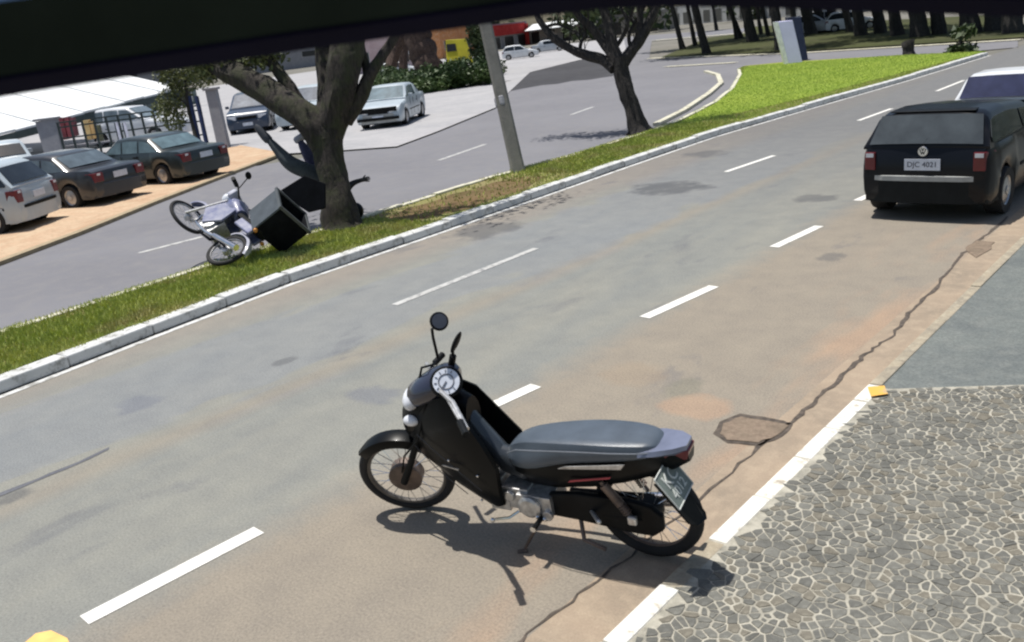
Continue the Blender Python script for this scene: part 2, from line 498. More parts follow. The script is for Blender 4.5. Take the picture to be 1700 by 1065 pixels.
rs = random.Random(3); step = .050; seeds = {}
nx_, ny_ = int(2.5 / step), int(4.6 / step)
for i in range(nx_):
    for j in range(ny_):
        if rs.random() < .12: continue
        seeds[(i, j)] = (-2.03 + (i + rs.uniform(-.1, 1.1)) * step, 2.0 + (j + rs.uniform(-.1, 1.1)) * step)
stones = []
for (i, j), (sx, sy) in seeds.items():
    poly = [(sx - .09, sy - .09), (sx + .09, sy - .09), (sx + .09, sy + .09), (sx - .09, sy + .09)]
    for di in (-2, -1, 0, 1, 2):
        for dj in (-2, -1, 0, 1, 2):
            q = seeds.get((i + di, j + dj))
            if q is None or (di == 0 and dj == 0): continue
            poly = clip(poly, (sx + q[0]) / 2, (sy + q[1]) / 2, q[0] - sx, q[1] - sy)
            if len(poly) < 3: break
    if len(poly) < 3: continue
    cx = sum(p[0] for p in poly) / len(poly); cy = sum(p[1] for p in poly) / len(poly)
    if cx < -2.005 or (Vector((cx, cy, 0)) - bl0).cross(bdir).z < .02: continue
    v = cm.M @ np.array([cx, cy, -CAM_H]); px = W_PX / 2 + F_PX * v[0] / v[2]; py = H_PX / 2 + F_PX * v[1] / v[2]
    stones.append((v[2], px, py, shrink(poly, rs.choice((.003, .005, .006, .008, .011))), (cx, cy)))
stones.sort(key=lambda s: (not (0 < s[1] < 1700 and 0 < s[2] < 1065), s[0]))
M_st = [blotch_mat('stone_' + n, c, [x * .75 for x in c], [x * 1.25 for x in c], 5, 20, 110, .8, .4, .5) for n, c in
        (('grey', (.185, .183, .162)), ('dark', (.15, .149, .134)), ('brownish', (.20, .185, .150)))]
stuff = [MB(), MB(), MB()]
for k, (d, px, py, poly, c) in enumerate(stones):
    h = .030 + rs.uniform(.0012, .0045); mi = rs.choice((0, 0, 1, 1, 2))
    if k < 290:
        m_ = MB(); m_.prism([(p[0] - c[0], p[1] - c[1]) for p in poly], -.006, h - .03)
        o = m_.build('paving_stone', M_st[mi], pave, bevel=0); o.location = (c[0], c[1], .03)
    else:
        stuff[mi].prism(poly, .024, h)
for mi in range(3):
    o = stuff[mi].build('paving_stones', M_st[mi], pave, fix=False, kind='stuff')

# kerb blocks on the right, painted in stretches
KR = thing('right_kerb', 'low kerb of stone blocks between the brown gutter and the mosaic pavement, white paint in stretches', 'kerb', (-2.06, 0, 0))
y = -2.0
while y < 40:
    L_ = rs.uniform(.46, .56) if y < 6 else 1.0
    y1 = y + L_
    if 5.85 < y1 < 6.2: y1 = 5.95
    ymid = (y + y1) / 2
    white = (2.0 < ymid < 3.0) or (3.66 < ymid < 4.42) or (4.86 < ymid < 5.98)
    worn = 4.42 <= ymid <= 4.86
    m_ = MB(); hgt = .034 + rs.uniform(-.003, .004)
    wid = .105 if ymid < 6 else .085
    m_.box((-.07 + wid / 2 + rs.uniform(-.003, .003), ymid, hgt / 2 - .03), (wid, y1 - y - .008, hgt + .06))
    m_.build('kerb_block', M_kerb_paint if white and not worn else (M_kerb_r if worn or white else M_kerb_bare), KR, bevel=.008)
    y = y1
KR['kind'] = 'structure'
del KR['label']; del KR['category']

# median kerb blocks
MK = bpy.data.objects.new('median_kerb', None); col.objects.link(MK); MK['kind'] = 'structure'
cum = [0]
for a, b in zip(KB, KB[1:]): cum.append(cum[-1] + (b - a).length)


def along(s):
    for i in range(len(KB) - 1):
        if s <= cum[i + 1] or i == len(KB) - 2:
            t = (s - cum[i]) / (cum[i + 1] - cum[i]); return KB[i].lerp(KB[i + 1], t)


s_ = 0
while s_ < cum[-1] - .3:
    s1 = min(s_ + 1.0, cum[-1]); a, b = along(s_ + .006), along(s1 - .006)
    n = (b - a).normalized(); lft = Vector((-n.y, n.x, 0))
    h = .12 + rs.uniform(-.012, .010); w0 = rs.uniform(-.014, .014)
    m_ = MB(); o_ = (a + b) / 2
    m_.slab([a - o_ + lft * (.0 + w0), b - o_ + lft * w0, b - o_ + lft * (.22 + w0), a - o_ + lft * (.22 + w0)], (0, 0, h))
    o = m_.build('kerb_block', M_kerb_white, MK, bevel=.018); o.location = o_
    s_ = s1
# back kerb of the median
BKo = bpy.data.objects.new('median_back_kerb', None); col.objects.link(BKo); BKo['kind'] = 'structure'
for i in range(len(BK) - 1):
    L_ = (BK[i + 1] - BK[i]).length; n_ = max(1, int(round(L_ / 1.0)))
    for j in range(n_):
        a = BK[i].lerp(BK[i + 1], j / n_); b = BK[i].lerp(BK[i + 1], (j + 1) / n_); n = (b - a).normalized()
        rt = Vector((n.y, -n.x, 0)); o_ = (a + b) / 2; e = n * .005
        m_ = MB(); m_.slab([a + e - o_, b - e - o_, b - e - o_ + rt * .13, a + e - o_ + rt * .13], (0, 0, .12 + rs.uniform(-.01, .01)))
        o = m_.build('kerb_block', M_kerb_cream, BKo, bevel=.012); o.location = o_
# bay line in front of the lawn, a low curved kerb
bay = [G(p) for p in ((1084, 209), (1130, 186), (1172, 158), (1193, 140), (1188, 126), (1168, 120))]
ob = bpy.data.objects.new('bay_kerb', None); col.objects.link(ob); ob['kind'] = 'structure'
for a, b in zip(bay, bay[1:]):
    n = (b - a).normalized(); rt = Vector((n.y, -n.x, 0)); o_ = (a + b) / 2
    m_ = MB(); m_.slab([a - o_, b - o_, b - o_ + rt * .18, a - o_ + rt * .18], (0, 0, .08))
    o = m_.build('kerb_block', M_kerb_cream, ob); o.location = o_

# median soil + grass
M_soil = blotch_mat('median_soil', (.23, .19, .10), (.22, .22, .08), (.26, .21, .12), 1.0, 5, 60)
M_lawn = blotch_mat('lawn', (.23, .31, .05), (.28, .35, .06), (.20, .26, .05), .35, 1.5, 20, .9, .5)
lawn_far = [G(p) for p in ((1224, 119), (1236, 112), (1300, 106), (1400, 100), (1520, 94), (1640, 89))]
front_in = [(along(cum[-1] * t)) for t in [k / 40 for k in range(41)]]
fi = []
for k, p in enumerate(front_in):
    q = front_in[min(k + 1, 40)] - front_in[max(k - 1, 0)]; q.normalize(); fi.append(p + Vector((-q.y, q.x, 0)) * .25)
med_poly = [(p.x, p.y) for p in fi] + [(p.x, p.y) for p in reversed(lawn_far)] + [(p.x, p.y) for p in reversed(BK[:-1])]
# the narrow part is soil, the wide part lawn: split at Y = 18.5
soil = sheet_obj('median_ground', med_poly, .09, M_soil)


dirt = []
for t_, xo in [(k / 14, 0) for k in range(15)]:
    y_ = 8.9 + 3.9 * t_; dirt.append((interp(KBx, y_) - .30 - .22 * abs(math.sin(t_ * 9)) - .35 * abs(2 * t_ - 1) ** 3, y_))
for k in range(14, -1, -1):
    t_ = k / 14; y_ = 8.9 + 3.9 * t_; dirt.append((interp(KBx, y_) - 1.66 + .12 * abs(math.sin(t_ * 11)) + .25 * abs(2 * t_ - 1) ** 3, y_))
sheet_obj('bare_dirt', dirt, .095, blotch_mat('bare_dirt', (.17, .115, .06), (.12, .09, .045), (.22, .16, .09), 1.2, 6, 60))


def in_poly(x, y, poly):
    c = False; j = len(poly) - 1
    for i in range(len(poly)):
        xi, yi = poly[i]; xj, yj = poly[j]
        if (yi > y) != (yj > y) and x < (xj - xi) * (y - yi) / (yj - yi) + xi: c = not c
        j = i
    return c


def grass(name, n, ymin, ymax, hfun, dens, m, ww=1.0):
    rg = random.Random(11); mb = MB(); vs = []; fs = []
    xs = [p[0] for p in med_poly]; cnt = 0; tries = 0
    x0, x1 = min(xs), max(xs)
    while cnt < n and tries < n * 12:
        tries += 1
        yy = ymin + (ymax - ymin) * rg.random() ** 1.4; xx = rg.uniform(max(x0, -30), x1)
        if not in_poly(xx, yy, med_poly): continue
        if rg.random() > dens(xx, yy): continue
        h = hfun(xx, yy) * rg.uniform(.5, 1.3); a = rg.uniform(0, 6.28); w = rg.uniform(.006, .014) * (1 + yy * .05) * ww
        lx, ly = rg.uniform(-.5, .5) * h, rg.uniform(-.5, .5) * h
        o = len(vs); ca, sa = math.cos(a) * w, math.sin(a) * w
        vs += [(xx - ca, yy - sa, .085), (xx + ca, yy + sa, .085), (xx + lx, yy + ly, .09 + h)]; fs.append((o, o + 1, o + 2)); cnt += 1
    me = bpy.data.meshes.new(name); me.from_pydata(vs, [], fs); me.materials.append(m)
    o = bpy.data.objects.new(name, me); col.objects.link(o); o['kind'] = 'stuff'; return o


def dens_med(x, y):
    base = .75 + noise.noise(Vector((x * 1.1, y * 1.1, 0))) * .8
    if 9.2 < y < 13.2: base *= .045 + .15 * (y > 12.3)
    return max(.03, base)


M_gr = leaf_mat('median_grass', (.36, .44, .09), (.48, .52, .14), (.50, .44, .20))
M_gr2 = leaf_mat('lawn_grass', (.36, .48, .09), (.48, .58, .13))
rg_ = random.Random(5); vs_ = []; fs_ = []
for k in range(9000):
    p = along(cum[-1] * .62 * rg_.random()); n_ = noise.noise(Vector((p.y * 1.7, 3, 0)))
    if n_ < rg_.uniform(-.3, .5): continue
    p = p + Vector((-.215 + rg_.uniform(-.05, .03) + .0, rg_.uniform(-.05, .05), 0)); h_ = rg_.uniform(.03, .085); a_ = rg_.uniform(0, 6.28)
    o_ = len(vs_); vs_ += [(p.x - .008 * math.cos(a_), p.y - .008 * math.sin(a_), .09), (p.x + .008 * math.cos(a_), p.y + .008 * math.sin(a_), .09), (p.x + rg_.uniform(-.01, .06), p.y + rg_.uniform(-.03, .03), .095 + h_)]; fs_.append((o_, o_ + 1, o_ + 2))
me_ = bpy.data.meshes.new('kerb_grass'); me_.from_pydata(vs_, [], fs_); me_.materials.append(M_gr); ob_ = bpy.data.objects.new('kerb_grass', me_); col.objects.link(ob_); ob_['kind'] = 'stuff'
grass('median_grass', 62000, 0.8, 19.5, lambda x, y: .055, dens_med, M_gr)
grass('lawn_grass', 70000, 18.0, 38, lambda x, y: .035, lambda x, y: min(1, .25 + (y - 18) * .3), M_gr2, .6)

# a green lawn skin over the wide part
lp = []
sheet_obj('lawn', [(p.x, p.y) for p in [G(q) for q in ((1115, 222), (1180, 203), (1260, 186), (1340, 167), (1500, 125), (1636, 90))]] +
          [(p.x, p.y) for p in [G(q) for q in ((1520, 95), (1400, 101), (1300, 107), (1240, 113), (1230, 125), (1216, 153), (1186, 178), (1135, 206))]], .10, M_lawn)

sheet_obj('side_street_shade', [(G(q).x, G(q).y) for q in ((836, 153), (872, 146), (900, 141), (925, 139), (950, 134), (978, 132), (1003, 128), (1030, 124), (1034, 110), (1026, 101), (1000, 99), (960, 97), (930, 100), (900, 107), (872, 116), (850, 128), (836, 140))], .004, blotch_mat('painted_shade_asphalt', (.075, .075, .082), (.06, .06, .065), (.09, .09, .09), .2, 2, 30, bump=0))  # tree shade on the cross street, put into a darker asphalt colour
# road markings
def mark(name, a, b, w, m, z=.004):
    a, b = Vector(a), Vector(b); n = (b - a).normalized(); q = Vector((-n.y, n.x, 0)) * w / 2
    mb = MB(); mb.sheet([(p.x, p.y, z) for p in (a - q, a + q, b + q, b - q)]); o = mb.build(name, m, kind='structure'); return o


for a, b in (((140, 1030), (430, 880)), ((772, 694), (890, 640)), ((1070, 527), (1185, 475)), ((1285, 410), (1360, 375))):
    mark('parking_lane_dash', G(a), G(b), .12, M_white_paint)
mark('parking_lane_dash', G((1423, 333)), G((1462, 315)), .12, M_white_paint)
mark('parking_lane_dash', G((-170, 1190)), G((-90, 1150)), .12, M_white_paint)
for a, b in (((655, 506), (890, 412)), ((1205, 285), (1285, 258)), ((1425, 200), (1480, 180)), ((1555, 151), (1600, 133))):
    mark('lane_dash', G(a), G(b), .10, M_old_paint if a[0] < 700 else M_white_paint)
for a, b in (((230, 420), (335, 393)), ((728, 266), (806, 239)), ((948, 190), (985, 177)), ((-120, 520), (-40, 497))):
    mark('far_lane_dash', G(a), G(b), .13, M_old_paint)
# street kerbs beyond
for a, b, w in (((1078, 97), (1330, 88), .6), ((1330, 88), (1695, 66), .6), ((1105, 111), (1222, 104), .5), ((1085, 67), (1235, 55), 1.2)):
    mark('distant_kerb', G(a), G(b), w, M_kerb_cream, .03)
# yellow paint marks
M_yel = worn_paint('yellow_paint', (.75, .42, .08), (.4, .34, .25), .45, 10)
mb = MB(); yp = [G(p) for p in ((38, 1070), (60, 1052), (85, 1047), (112, 1060), (120, 1080), (60, 1085))]
mb.sheet([(p.x, p.y, .004) for p in yp]); mb.build('yellow_paint_mark', mat('yellow_road_paint', (.78, .46, .14), .7), kind='structure')
mb = MB(); yp = [G(p) for p in ((1440, 652), (1468, 650), (1474, 664), (1446, 668))]
mb.sheet([(p.x, p.y, .047) for p in yp]); mb.build('yellow_paint_spot', M_yel, kind='structure')

# crack + patch
mb = MB()
cr = [(850, 1075), (920, 1020), (990, 965), (1060, 912), (1180, 812), (1262, 742), (1312, 700), (1350, 668), (1385, 636), (1420, 602), (1452, 578), (1482, 556), (1510, 520), (1540, 492), (1570, 456), (1592, 428), (1612, 408), (1640, 388), (1680, 352)]
pts = []
for a, b in zip(cr, cr[1:]):
    for k in range(5):
        t = k / 5; p = G((a[0] + (b[0] - a[0]) * t, a[1] + (b[1] - a[1]) * t)); p.x += rs.uniform(-.016, .016); pts.append(p)
wprev = .01
for k in range(len(pts) - 1):
    a, b = pts[k], pts[k + 1]; fade = .007 if a.y < 4.6 else .013
    w1 = fade * rs.uniform(.5, 1.6); mb.sheet([(a.x - wprev, a.y, .004), (a.x + wprev, a.y, .004), (b.x + w1, b.y, .004), (b.x - w1, b.y, .004)]); wprev = w1
mb.build('gutter_crack', M_tar, kind='structure')


def blob(pxs, z, name, m, jit=.01):
    P = [G(p) for p in pxs]; out = []
    for i in range(len(P)):
        a, b = P[i], P[(i + 1) % len(P)]
        for k in range(3):
            q = a.lerp(b, k / 3); out.append((q.x + rs.uniform(-jit, jit), q.y + rs.uniform(-jit, jit)))
    return sheet_obj(name, out, z, m)


blob(((1185, 721), (1195, 701), (1227, 687), (1290, 696), (1318, 704), (1298, 726), (1262, 741), (1207, 735)), .004, 'asphalt_hole_rim', M_tar, .008)
blob(((1194, 721), (1202, 704), (1230, 693), (1288, 701), (1308, 708), (1290, 724), (1258, 736), (1210, 731)), .008, 'asphalt_hole', M_patch, .01)
blob(((1600, 412), (1622, 400), (1650, 402), (1640, 418), (1618, 428)), .006, 'broken_gutter_patch', M_patch, .02)
M_dk = blotch_mat('dark_asphalt_stain', (.12, .125, .14), (.16, .165, .18), (.10, .10, .115), 2, 8, 60)
blob(((-10, 822), (60, 795), (130, 766), (182, 742), (183, 745), (130, 770), (60, 799), (-10, 828)), .003, 'asphalt_seam', M_dk, .01)

# ------------------------------------------------------------------ dark awning edge right above the camera
M_awn = mat('dark_awning', (.022, .030, .025), .9, var=.2, scale=3)
M_trim = mat('navy_trim', (.004, .004, .014), .9)
for _m in (M_trim, M_awn): _m.node_tree.nodes['Principled BSDF'].inputs['Specular IOR Level'].default_value = .05
ap = [(-500, 228), (-250, 186), (0, 143), (250, 104), (500, 66), (750, 31), (900, 9), (1000, -3), (1100, -8), (1300, -5), (1500, 2), (1700, 9), (1900, 14), (2200, 20)]
AW = thing('awning', 'dark awning edge hanging across the top of the view, close to the camera', 'awning', (0, 0, CAM_H + .2))
edge = [AT((p[0], p[1] - 12), 1.15) for p in ap]; up = Vector((0, 0, 1))
rings = [[p, p + up * .34, p + up * .34 + Vector(cm.M[2]) * .05, p + up * .02 + Vector(cm.M[2]) * .05] for p in edge]
MB().rings(rings).build('fascia', M_awn, AW, world=True)
tocam = -Vector(cm.M[2])
rings = [[p + up * .088 + tocam * .012, p + up * .35 + tocam * .012, p + up * .35 + tocam * .002, p + up * .088 + tocam * .002] for p in edge]
MB().rings(rings).build('blue_upper_panel', mat('awning_blue_panel', (.10, .20, .46), .7), AW, world=True)
rings = [[p - up * .002 + Vector(cm.M[2]) * .0, p + up * .002 - Vector(cm.M[2]) * .002, p + up * .03 + Vector(cm.M[2]) * .054, p - up * .004 + Vector(cm.M[2]) * .054] for p in edge]
MB().rings(rings).build('trim', M_trim, AW, world=True)
back = Vector((-cm.M[2][0], -cm.M[2][1], 0)).normalized()
rings = [[p + up * .345, p + up * .345 + back * 2.0 + up * .25, p + up * .37 + back * 2.0 + up * .25, p + up * .37] for p in edge]
MB().rings(rings).build('roof_panel', M_awn, AW, world=True)


# ------------------------------------------------------------------ shared vehicle materials
M_tyre = mat('tyre_rubber', (.018, .018, .019), .85, var=.3, bump=.2)
M_rim = mat('rim_steel', (.42, .42, .43), .35, metal=.8, var=.2)
M_rimdark = mat('rim_rusty', (.16, .12, .10), .5, metal=.4, var=.4)
M_black = mat('black_plastic', (.008, .009, .010), .5, var=.3)
M_gblack = mat('gloss_black_paint', (.004, .005, .006), .32, coat=.12, var=.2)
for _m in (M_black, M_gblack): _m.node_tree.nodes['Principled BSDF'].inputs['Specular IOR Level'].default_value = .12; _m.node_tree.nodes['Principled BSDF'].inputs['Coat Weight'].default_value = .03
M_silver = mat('cast_aluminium', (.52, .52, .52), .4, metal=.7, var=.25, scale=30)
M_chrome = mat('chrome', (.75, .75, .76), .15, metal=1.)
M_glass = glass_mat('dark_glass')
M_glass_l = glass_mat('pale_reflecting_glass', (.16, .20, .22), .12)
M_red = mat('red_lens', (.13, .006, .012), .3, coat=.3)
M_clear = mat('clear_lens', (.72, .74, .78), .15, coat=.5)
M_under = mat('underbody', (.015, .015, .015), .9)
M_plate = mat('plate_white', (.62, .66, .74), .4)
M_dark_plate = mat('plate_dark', (.17, .20, .18), .5)
M_platetxt = mat('plate_lettering', (.03, .035, .06), .5)
M_platetxt_l = mat('plate_lettering_pale', (.62, .64, .60), .5)


def text_mesh(txt, size, M_, name, m, parent, th=.0015):
    cu = bpy.data.curves.new('t', 'FONT'); cu.body = txt; cu.size = size; cu.align_x = 'CENTER'; cu.align_y = 'CENTER'; cu.extrude = th
    ob = bpy.data.objects.new('t', cu); col.objects.link(ob)
    dg = bpy.context.evaluated_depsgraph_get(); me = bpy.data.meshes.new_from_object(ob.evaluated_get(dg))
    bpy.data.objects.remove(ob); me.transform(M_); me.materials.clear(); me.materials.append(m)
    o = bpy.data.objects.new(name, me); col.objects.link(o); o.parent = parent; return o


def basis(o, x, y, z):
    m = Matrix((Vector(x), Vector(y), Vector(z))).transposed().to_4x4(); m.translation = Vector(o); return m


def pl(points, x):
    """piecewise linear"""
    if x <= points[0][0]: return points[0][1]
    for a, b in zip(points, points[1:]):
        if x <= b[0]: return a[1] + (b[1] - a[1]) * (x - a[0]) / (b[0] - a[0] + 1e-9)
    return points[-1][1]


# car kinds: local x forward (0 = rear bumper), z up; belt = top of lower body, roof = glasshouse outline
KINDS = {
 'hatch_low': dict(L=3.75, W=1.51, wx=(.60, 3.02), wr=.275, tp=.34, gm=.03, lamp=(.60, .81, .125), pz=.67, by=.86,
    belt=[(0, .56), (.02, .82), (.06, .87), (2.55, .87), (2.75, .83), (3.45, .70), (3.68, .58), (3.75, .48)],
    roof=[(.04, .87), (.27, 1.20), (.38, 1.232), (.9, 1.235), (1.7, 1.17), (2.60, .86)], pil=(1.32,), rear_g=(.05, .262), wind_g=(1.78, 2.54)),
 'hatch': dict(L=3.75, W=1.60, wx=(.62, 3.02), wr=.285,
    belt=[(0, .62), (.03, .86), (.10, .90), (2.55, .90), (2.75, .86), (3.45, .74), (3.68, .62), (3.75, .50)],
    roof=[(.06, .90), (.38, 1.30), (.55, 1.375), (1.2, 1.41), (1.9, 1.38), (2.68, .88)], pil=(1.32,), rear_g=(.10, .36), wind_g=(1.96, 2.62)),
 'sedan': dict(L=4.25, W=1.66, wx=(.78, 3.38), wr=.29,
    belt=[(0, .60), (.03, .84), (.10, .93), (.75, .95), (3.0, .90), (3.15, .87), (3.95, .77), (4.18, .66), (4.25, .50)],
    roof=[(.72, .95), (1.22, 1.32), (1.5, 1.37), (2.0, 1.385), (2.4, 1.35), (3.08, .88)], pil=(1.55, 2.18), rear_g=(.80, 1.18), wind_g=(2.46, 3.02)),
 'suv': dict(L=4.1, W=1.72, wx=(.70, 3.25), wr=.31,
    belt=[(0, .60), (.03, .92), (.08, 1.00), (2.85, .98), (3.0, .95), (3.85, .86), (4.05, .70), (4.1, .52)],
    roof=[(.06, 1.0), (.26, 1.44), (.45, 1.53), (1.3, 1.56), (2.1, 1.52), (2.95, .96)], pil=(1.0, 1.7), rear_g=(.10, .25), wind_g=(2.16, 2.88)),
}


KINDS['sedan_low'] = dict(KINDS['sedan'], wr=.27, lamp=(.56, .76, .26), pz=.62,
    belt=[(x, z * .885) for x, z in KINDS['sedan']['belt']], roof=[(x, z * .885) for x, z in KINDS['sedan']['roof']])


def car_paint(name, c, rough=.25):
    return mat('paint_' + name, c, rough + .08, var=.08, scale=2, coat=.35)


def make_car(kind, paint, label, M_, cat='car', detail=1, glass=None, bumper=None, strip=None, grp=None, name='parked_car', sc=1.0, lights_front=True):
    K = KINDS[kind]; L, W = K['L'], K['W']; glass = glass or M_glass; bumper = bumper or paint
    t = thing(name, label, cat, M_=M_ @ Matrix.Translation((-L / 2 * sc, 0, 0)) @ Matrix.Scale(sc, 4), group=grp)
    zb = .20; r_arch = K['wr'] + .055
    xs = sorted(set([0, .02, .06, .14, .3] + [L - q for q in (0, .03, .1, .2, .35)] + [k * L / 22 for k in range(1, 22)] +
                    [w + r_arch * math.cos(a) for w in K['wx'] for a in [math.pi * k / 8 for k in range(9)]]))
    rings = []
    for x in xs:
        bot = zb + (.12 if x < .02 or x > L - .02 else (.04 if x < .08 or x > L - .1 else 0))
        for w in K['wx']:
            d = abs(x - w)
            if d < r_arch - 1e-6: bot = max(bot, K['wr'] + math.sqrt(r_arch ** 2 - d * d) - .015)
        top = pl(K['belt'], x)
        e = min(1, min(x + .01, L - x + .01) / .36); half = W / 2 * (.87 + .13 * math.sqrt(max(0, 1 - (1 - e) ** 2)))
        prof = [(.0, .94), (.18, .985), (.45, 1.0), (.62, .995), (.85, .975), (1.0, .93)]
        ring = []
        for fr, k in prof: ring.append((x, half * k, bot + (top - bot) * fr))
        ring.append((x, half * .5, top + .012)); ring.append((x, -half * .5, top + .012))
        for fr, k in reversed(prof): ring.append((x, -half * k, bot + (top - bot) * fr))
        rings.append(ring)
    body = MB().rings(rings).build('body', paint, t, smooth=True)
    # glasshouse
    rp = K['roof']; x0, x1 = rp[0][0], rp[-1][0]; zbelt = .9 if kind != 'suv' else .98
    zbelt = pl(K['belt'], (x0 + x1) / 2) - .01; tp = K.get('tp', .27)

    def hw(z): return W / 2 * .93 - tp * max(0, z - zbelt)
    xs = sorted(set([p[0] for p in rp] + [x0 + (x1 - x0) * k / 20 for k in range(21)]))
    rings = []
    for x in xs:
        z = pl(rp, x); z = max(z, zbelt + .005)
        h1 = hw(z)
        rings.append([(x, hw(zbelt) , zbelt - .02), (x, h1 + .012 * 0, z - min(.05, (z - zbelt) * .4)), (x, h1 - .05, z), (x, h1 * .5, z + .018), (x, -h1 * .5, z + .018), (x, -h1 + .05, z), (x, -h1, z - min(.05, (z - zbelt) * .4)), (x, -hw(zbelt), zbelt - .02)])
    # side points must lie on the tapered plane
    for ring in rings:
        q = ring[1]; ring[1] = (q[0], hw(q[2]), q[2]); q = ring[6]; ring[6] = (q[0], -hw(q[2]), q[2])
    MB().rings(rings).build('cabin', paint, t, smooth=True)
    # side windows
    lo, hi = zbelt + .035, None
    edges = [x0 + .12] + list(K['pil']) + [x1 - .16]

    def xr(z, front):  # x on outline at height z
        seq = rp if not front else list(reversed(rp))
        for a, b in zip(seq, seq[1:]):
            if a[1] <= z <= b[1]: return a[0] + (b[0] - a[0]) * (z - a[1]) / (b[1] - a[1] + 1e-9)
        return seq[-1][0]
    for i in range(len(edges) - 1):
        for sgn in (1, -1):
            za = lo; poly = []
            N = 8; xa = edges[i] + (.03 if i else 0); xb = edges[i + 1] - (.03 if i < len(edges) - 2 else 0)
            if i == 0: xa = xr(lo, False) + .10
            if i == len(edges) - 2: xb = xr(lo, True) - .09
            low = [(xa, lo), (xb, lo)]; top_ = []
            for k in range(N + 1):
                x = xb + (xa - xb) * k / N
                z = min(pl(rp, x) - .085, 9)
                if z > lo + .02: top_.append((x, z))
            pts = low + top_
            poly = [Vector((x, sgn * (hw(z) + .004), z)) for x, z in pts]
            MB().slab(poly, (0, sgn * .006, 0)).build('side_window', glass, t)
    # windscreen and rear window
    for nm, (xa, xb) in (('rear_window', K['rear_g']), ('windscreen', K['wind_g'])):
        za, zb_ = pl(rp, xa), pl(rp, xb); poly = []
        low, high = ((xa, za), (xb, zb_)) if nm == 'rear_window' else ((xb, zb_), (xa, za))
        sgn = -1 if nm == 'rear_window' else 1
        grid = []
        for k in range(4):
            f = k / 3; x = low[0] + (high[0] - low[0]) * f; z = low[1] + (high[1] - low[1]) * f; h = hw(z) - K.get('gm', .085) - (.035 * (1 - f) if 'lamp' in K and nm == 'rear_window' else 0)
            grid.append([Vector((x + sgn * (.016 + .022 * (1 - u * u)), h * u, z + .012 + .012 * (1 - u * u))) for u in (-1, -.6, -.2, .2, .6, 1)])
        MB().rings(grid, closed=False, cap=False).build(nm, glass, t, smooth=True)
    # wheels
    for x in K['wx']:
        for sgn in (1, -1):
            yc = sgn * (W / 2 - .10)
            wv = MB().lathe([(.0, .085), (K['wr'] * .25, .09), (K['wr'] * .58, .07), (K['wr'] * .64, .085), (K['wr'] * .64, -.085), (0, -.085)], (0, 0, 0), (0, sgn, 0), 20)
            w = wv.build('wheel', M_rim, t, smooth=True); w.location = (x, yc, K['wr'])
            MB().lathe([(K['wr'] * .63, .09), (K['wr'] * .95, .10), (K['wr'], .07), (K['wr'], -.07), (K['wr'] * .95, -.10), (K['wr'] * .6, -.09)], (0, 0, 0), (0, sgn, 0), 24).build('tyre', M_tyre, w, smooth=True)
            if detail:
                MB().lathe([(K['wr'] * .2, .095), (K['wr'] * .19, .10), (0, .10)], (0, 0, 0), (0, sgn, 0), 12).build('hub_cap', M_silver, w)
    if detail:
        for sgn in (1, -1):
            sm_ = MB()
            for xd in [x1 - .42] + list(K['pil']):
                sm_.box((xd, sgn * W / 2 * .990, (zbelt + .30) / 2), (.012, .012, zbelt - .34))
            sm_.box(((x1 - .42 + K['pil'][0]) / 2, sgn * W / 2 * 1.0, .50), (x1 - .42 - K['pil'][0] + .5, .016, .035))
            sm_.build('door_seams', M_under, t)
    MB().box((L / 2, 0, .30), (L - .9, W - .42, .30)).build('underbody', M_under, t)
    # bumpers
    for nm, xa, s2 in (('rear_bumper', -.05, 1), ('front_bumper', L + .05, -1)):
        prof = []
        for u in (-1, -.92, -.6, 0, .6, .92, 1):
            inset = .02 + .10 * max(0, abs(u) - .55) / .45 + (.25 if abs(u) == 1 else 0)
            prof.append((xa + s2 * inset, u * (W / 2 - .015)))
        zt_ = .53
        rings = [[(x, y, .22), (x - s2 * .0, y, .30), (x, y, zt_ - .03), (x + s2 * .03, y, zt_), (x + s2 * .16, y * .97, zt_), (x + s2 * .16, y * .97, .22)] for x, y in prof]
        b = MB().rings(rings).build(nm, bumper, t, smooth=True)
        if strip and nm == 'rear_bumper':
            rings = [[(x - s2 * .012, y * 1.01, zt_ - .05), (x - s2 * .012, y * 1.01, zt_ + .006), (x + s2 * .05, y * .99, zt_ + .012), (x + s2 * .05, y * .99, zt_ - .05)] for x, y in prof]
            MB().rings(rings).build('bumper_strip', strip, b)
    # lamps
    for sgn in (1, -1):
        zt = pl(K['belt'], .05)
        if 'lamp' in K: a, b_, w_ = K['lamp']
        elif kind == 'hatch': a, b_, w_ = .60, .84, .17
        elif kind == 'suv': a, b_, w_ = .62, .96, .16
        else: a, b_, w_ = .66, .84, .26
        yo = .075 if 'lamp' not in K else .085; y1 = sgn * (W / 2 - yo); y0 = sgn * (W / 2 - yo - w_)
        o = MB().add([(-.012, y0, a), (-.012, y0, b_), (-.0, y1, b_), (-.0, y1, a), (.10, y0, a), (.10, y0, b_), (.20, y1 + sgn * .052, b_), (.20, y1 + sgn * .062, a)],
                     [(0, 1, 2, 3), (4, 7, 6, 5), (0, 4, 5, 1), (1, 5, 6, 2), (2, 6, 7, 3), (3, 7, 4, 0)]).build('tail_light', M_red, t, bevel=.01)
        MB().box((-.012, (y0 + y1) / 2 , b_ - .035), (.012, .09, .045)).build('lens', M_clear, o)
        zf = pl(K['belt'], L - .05)
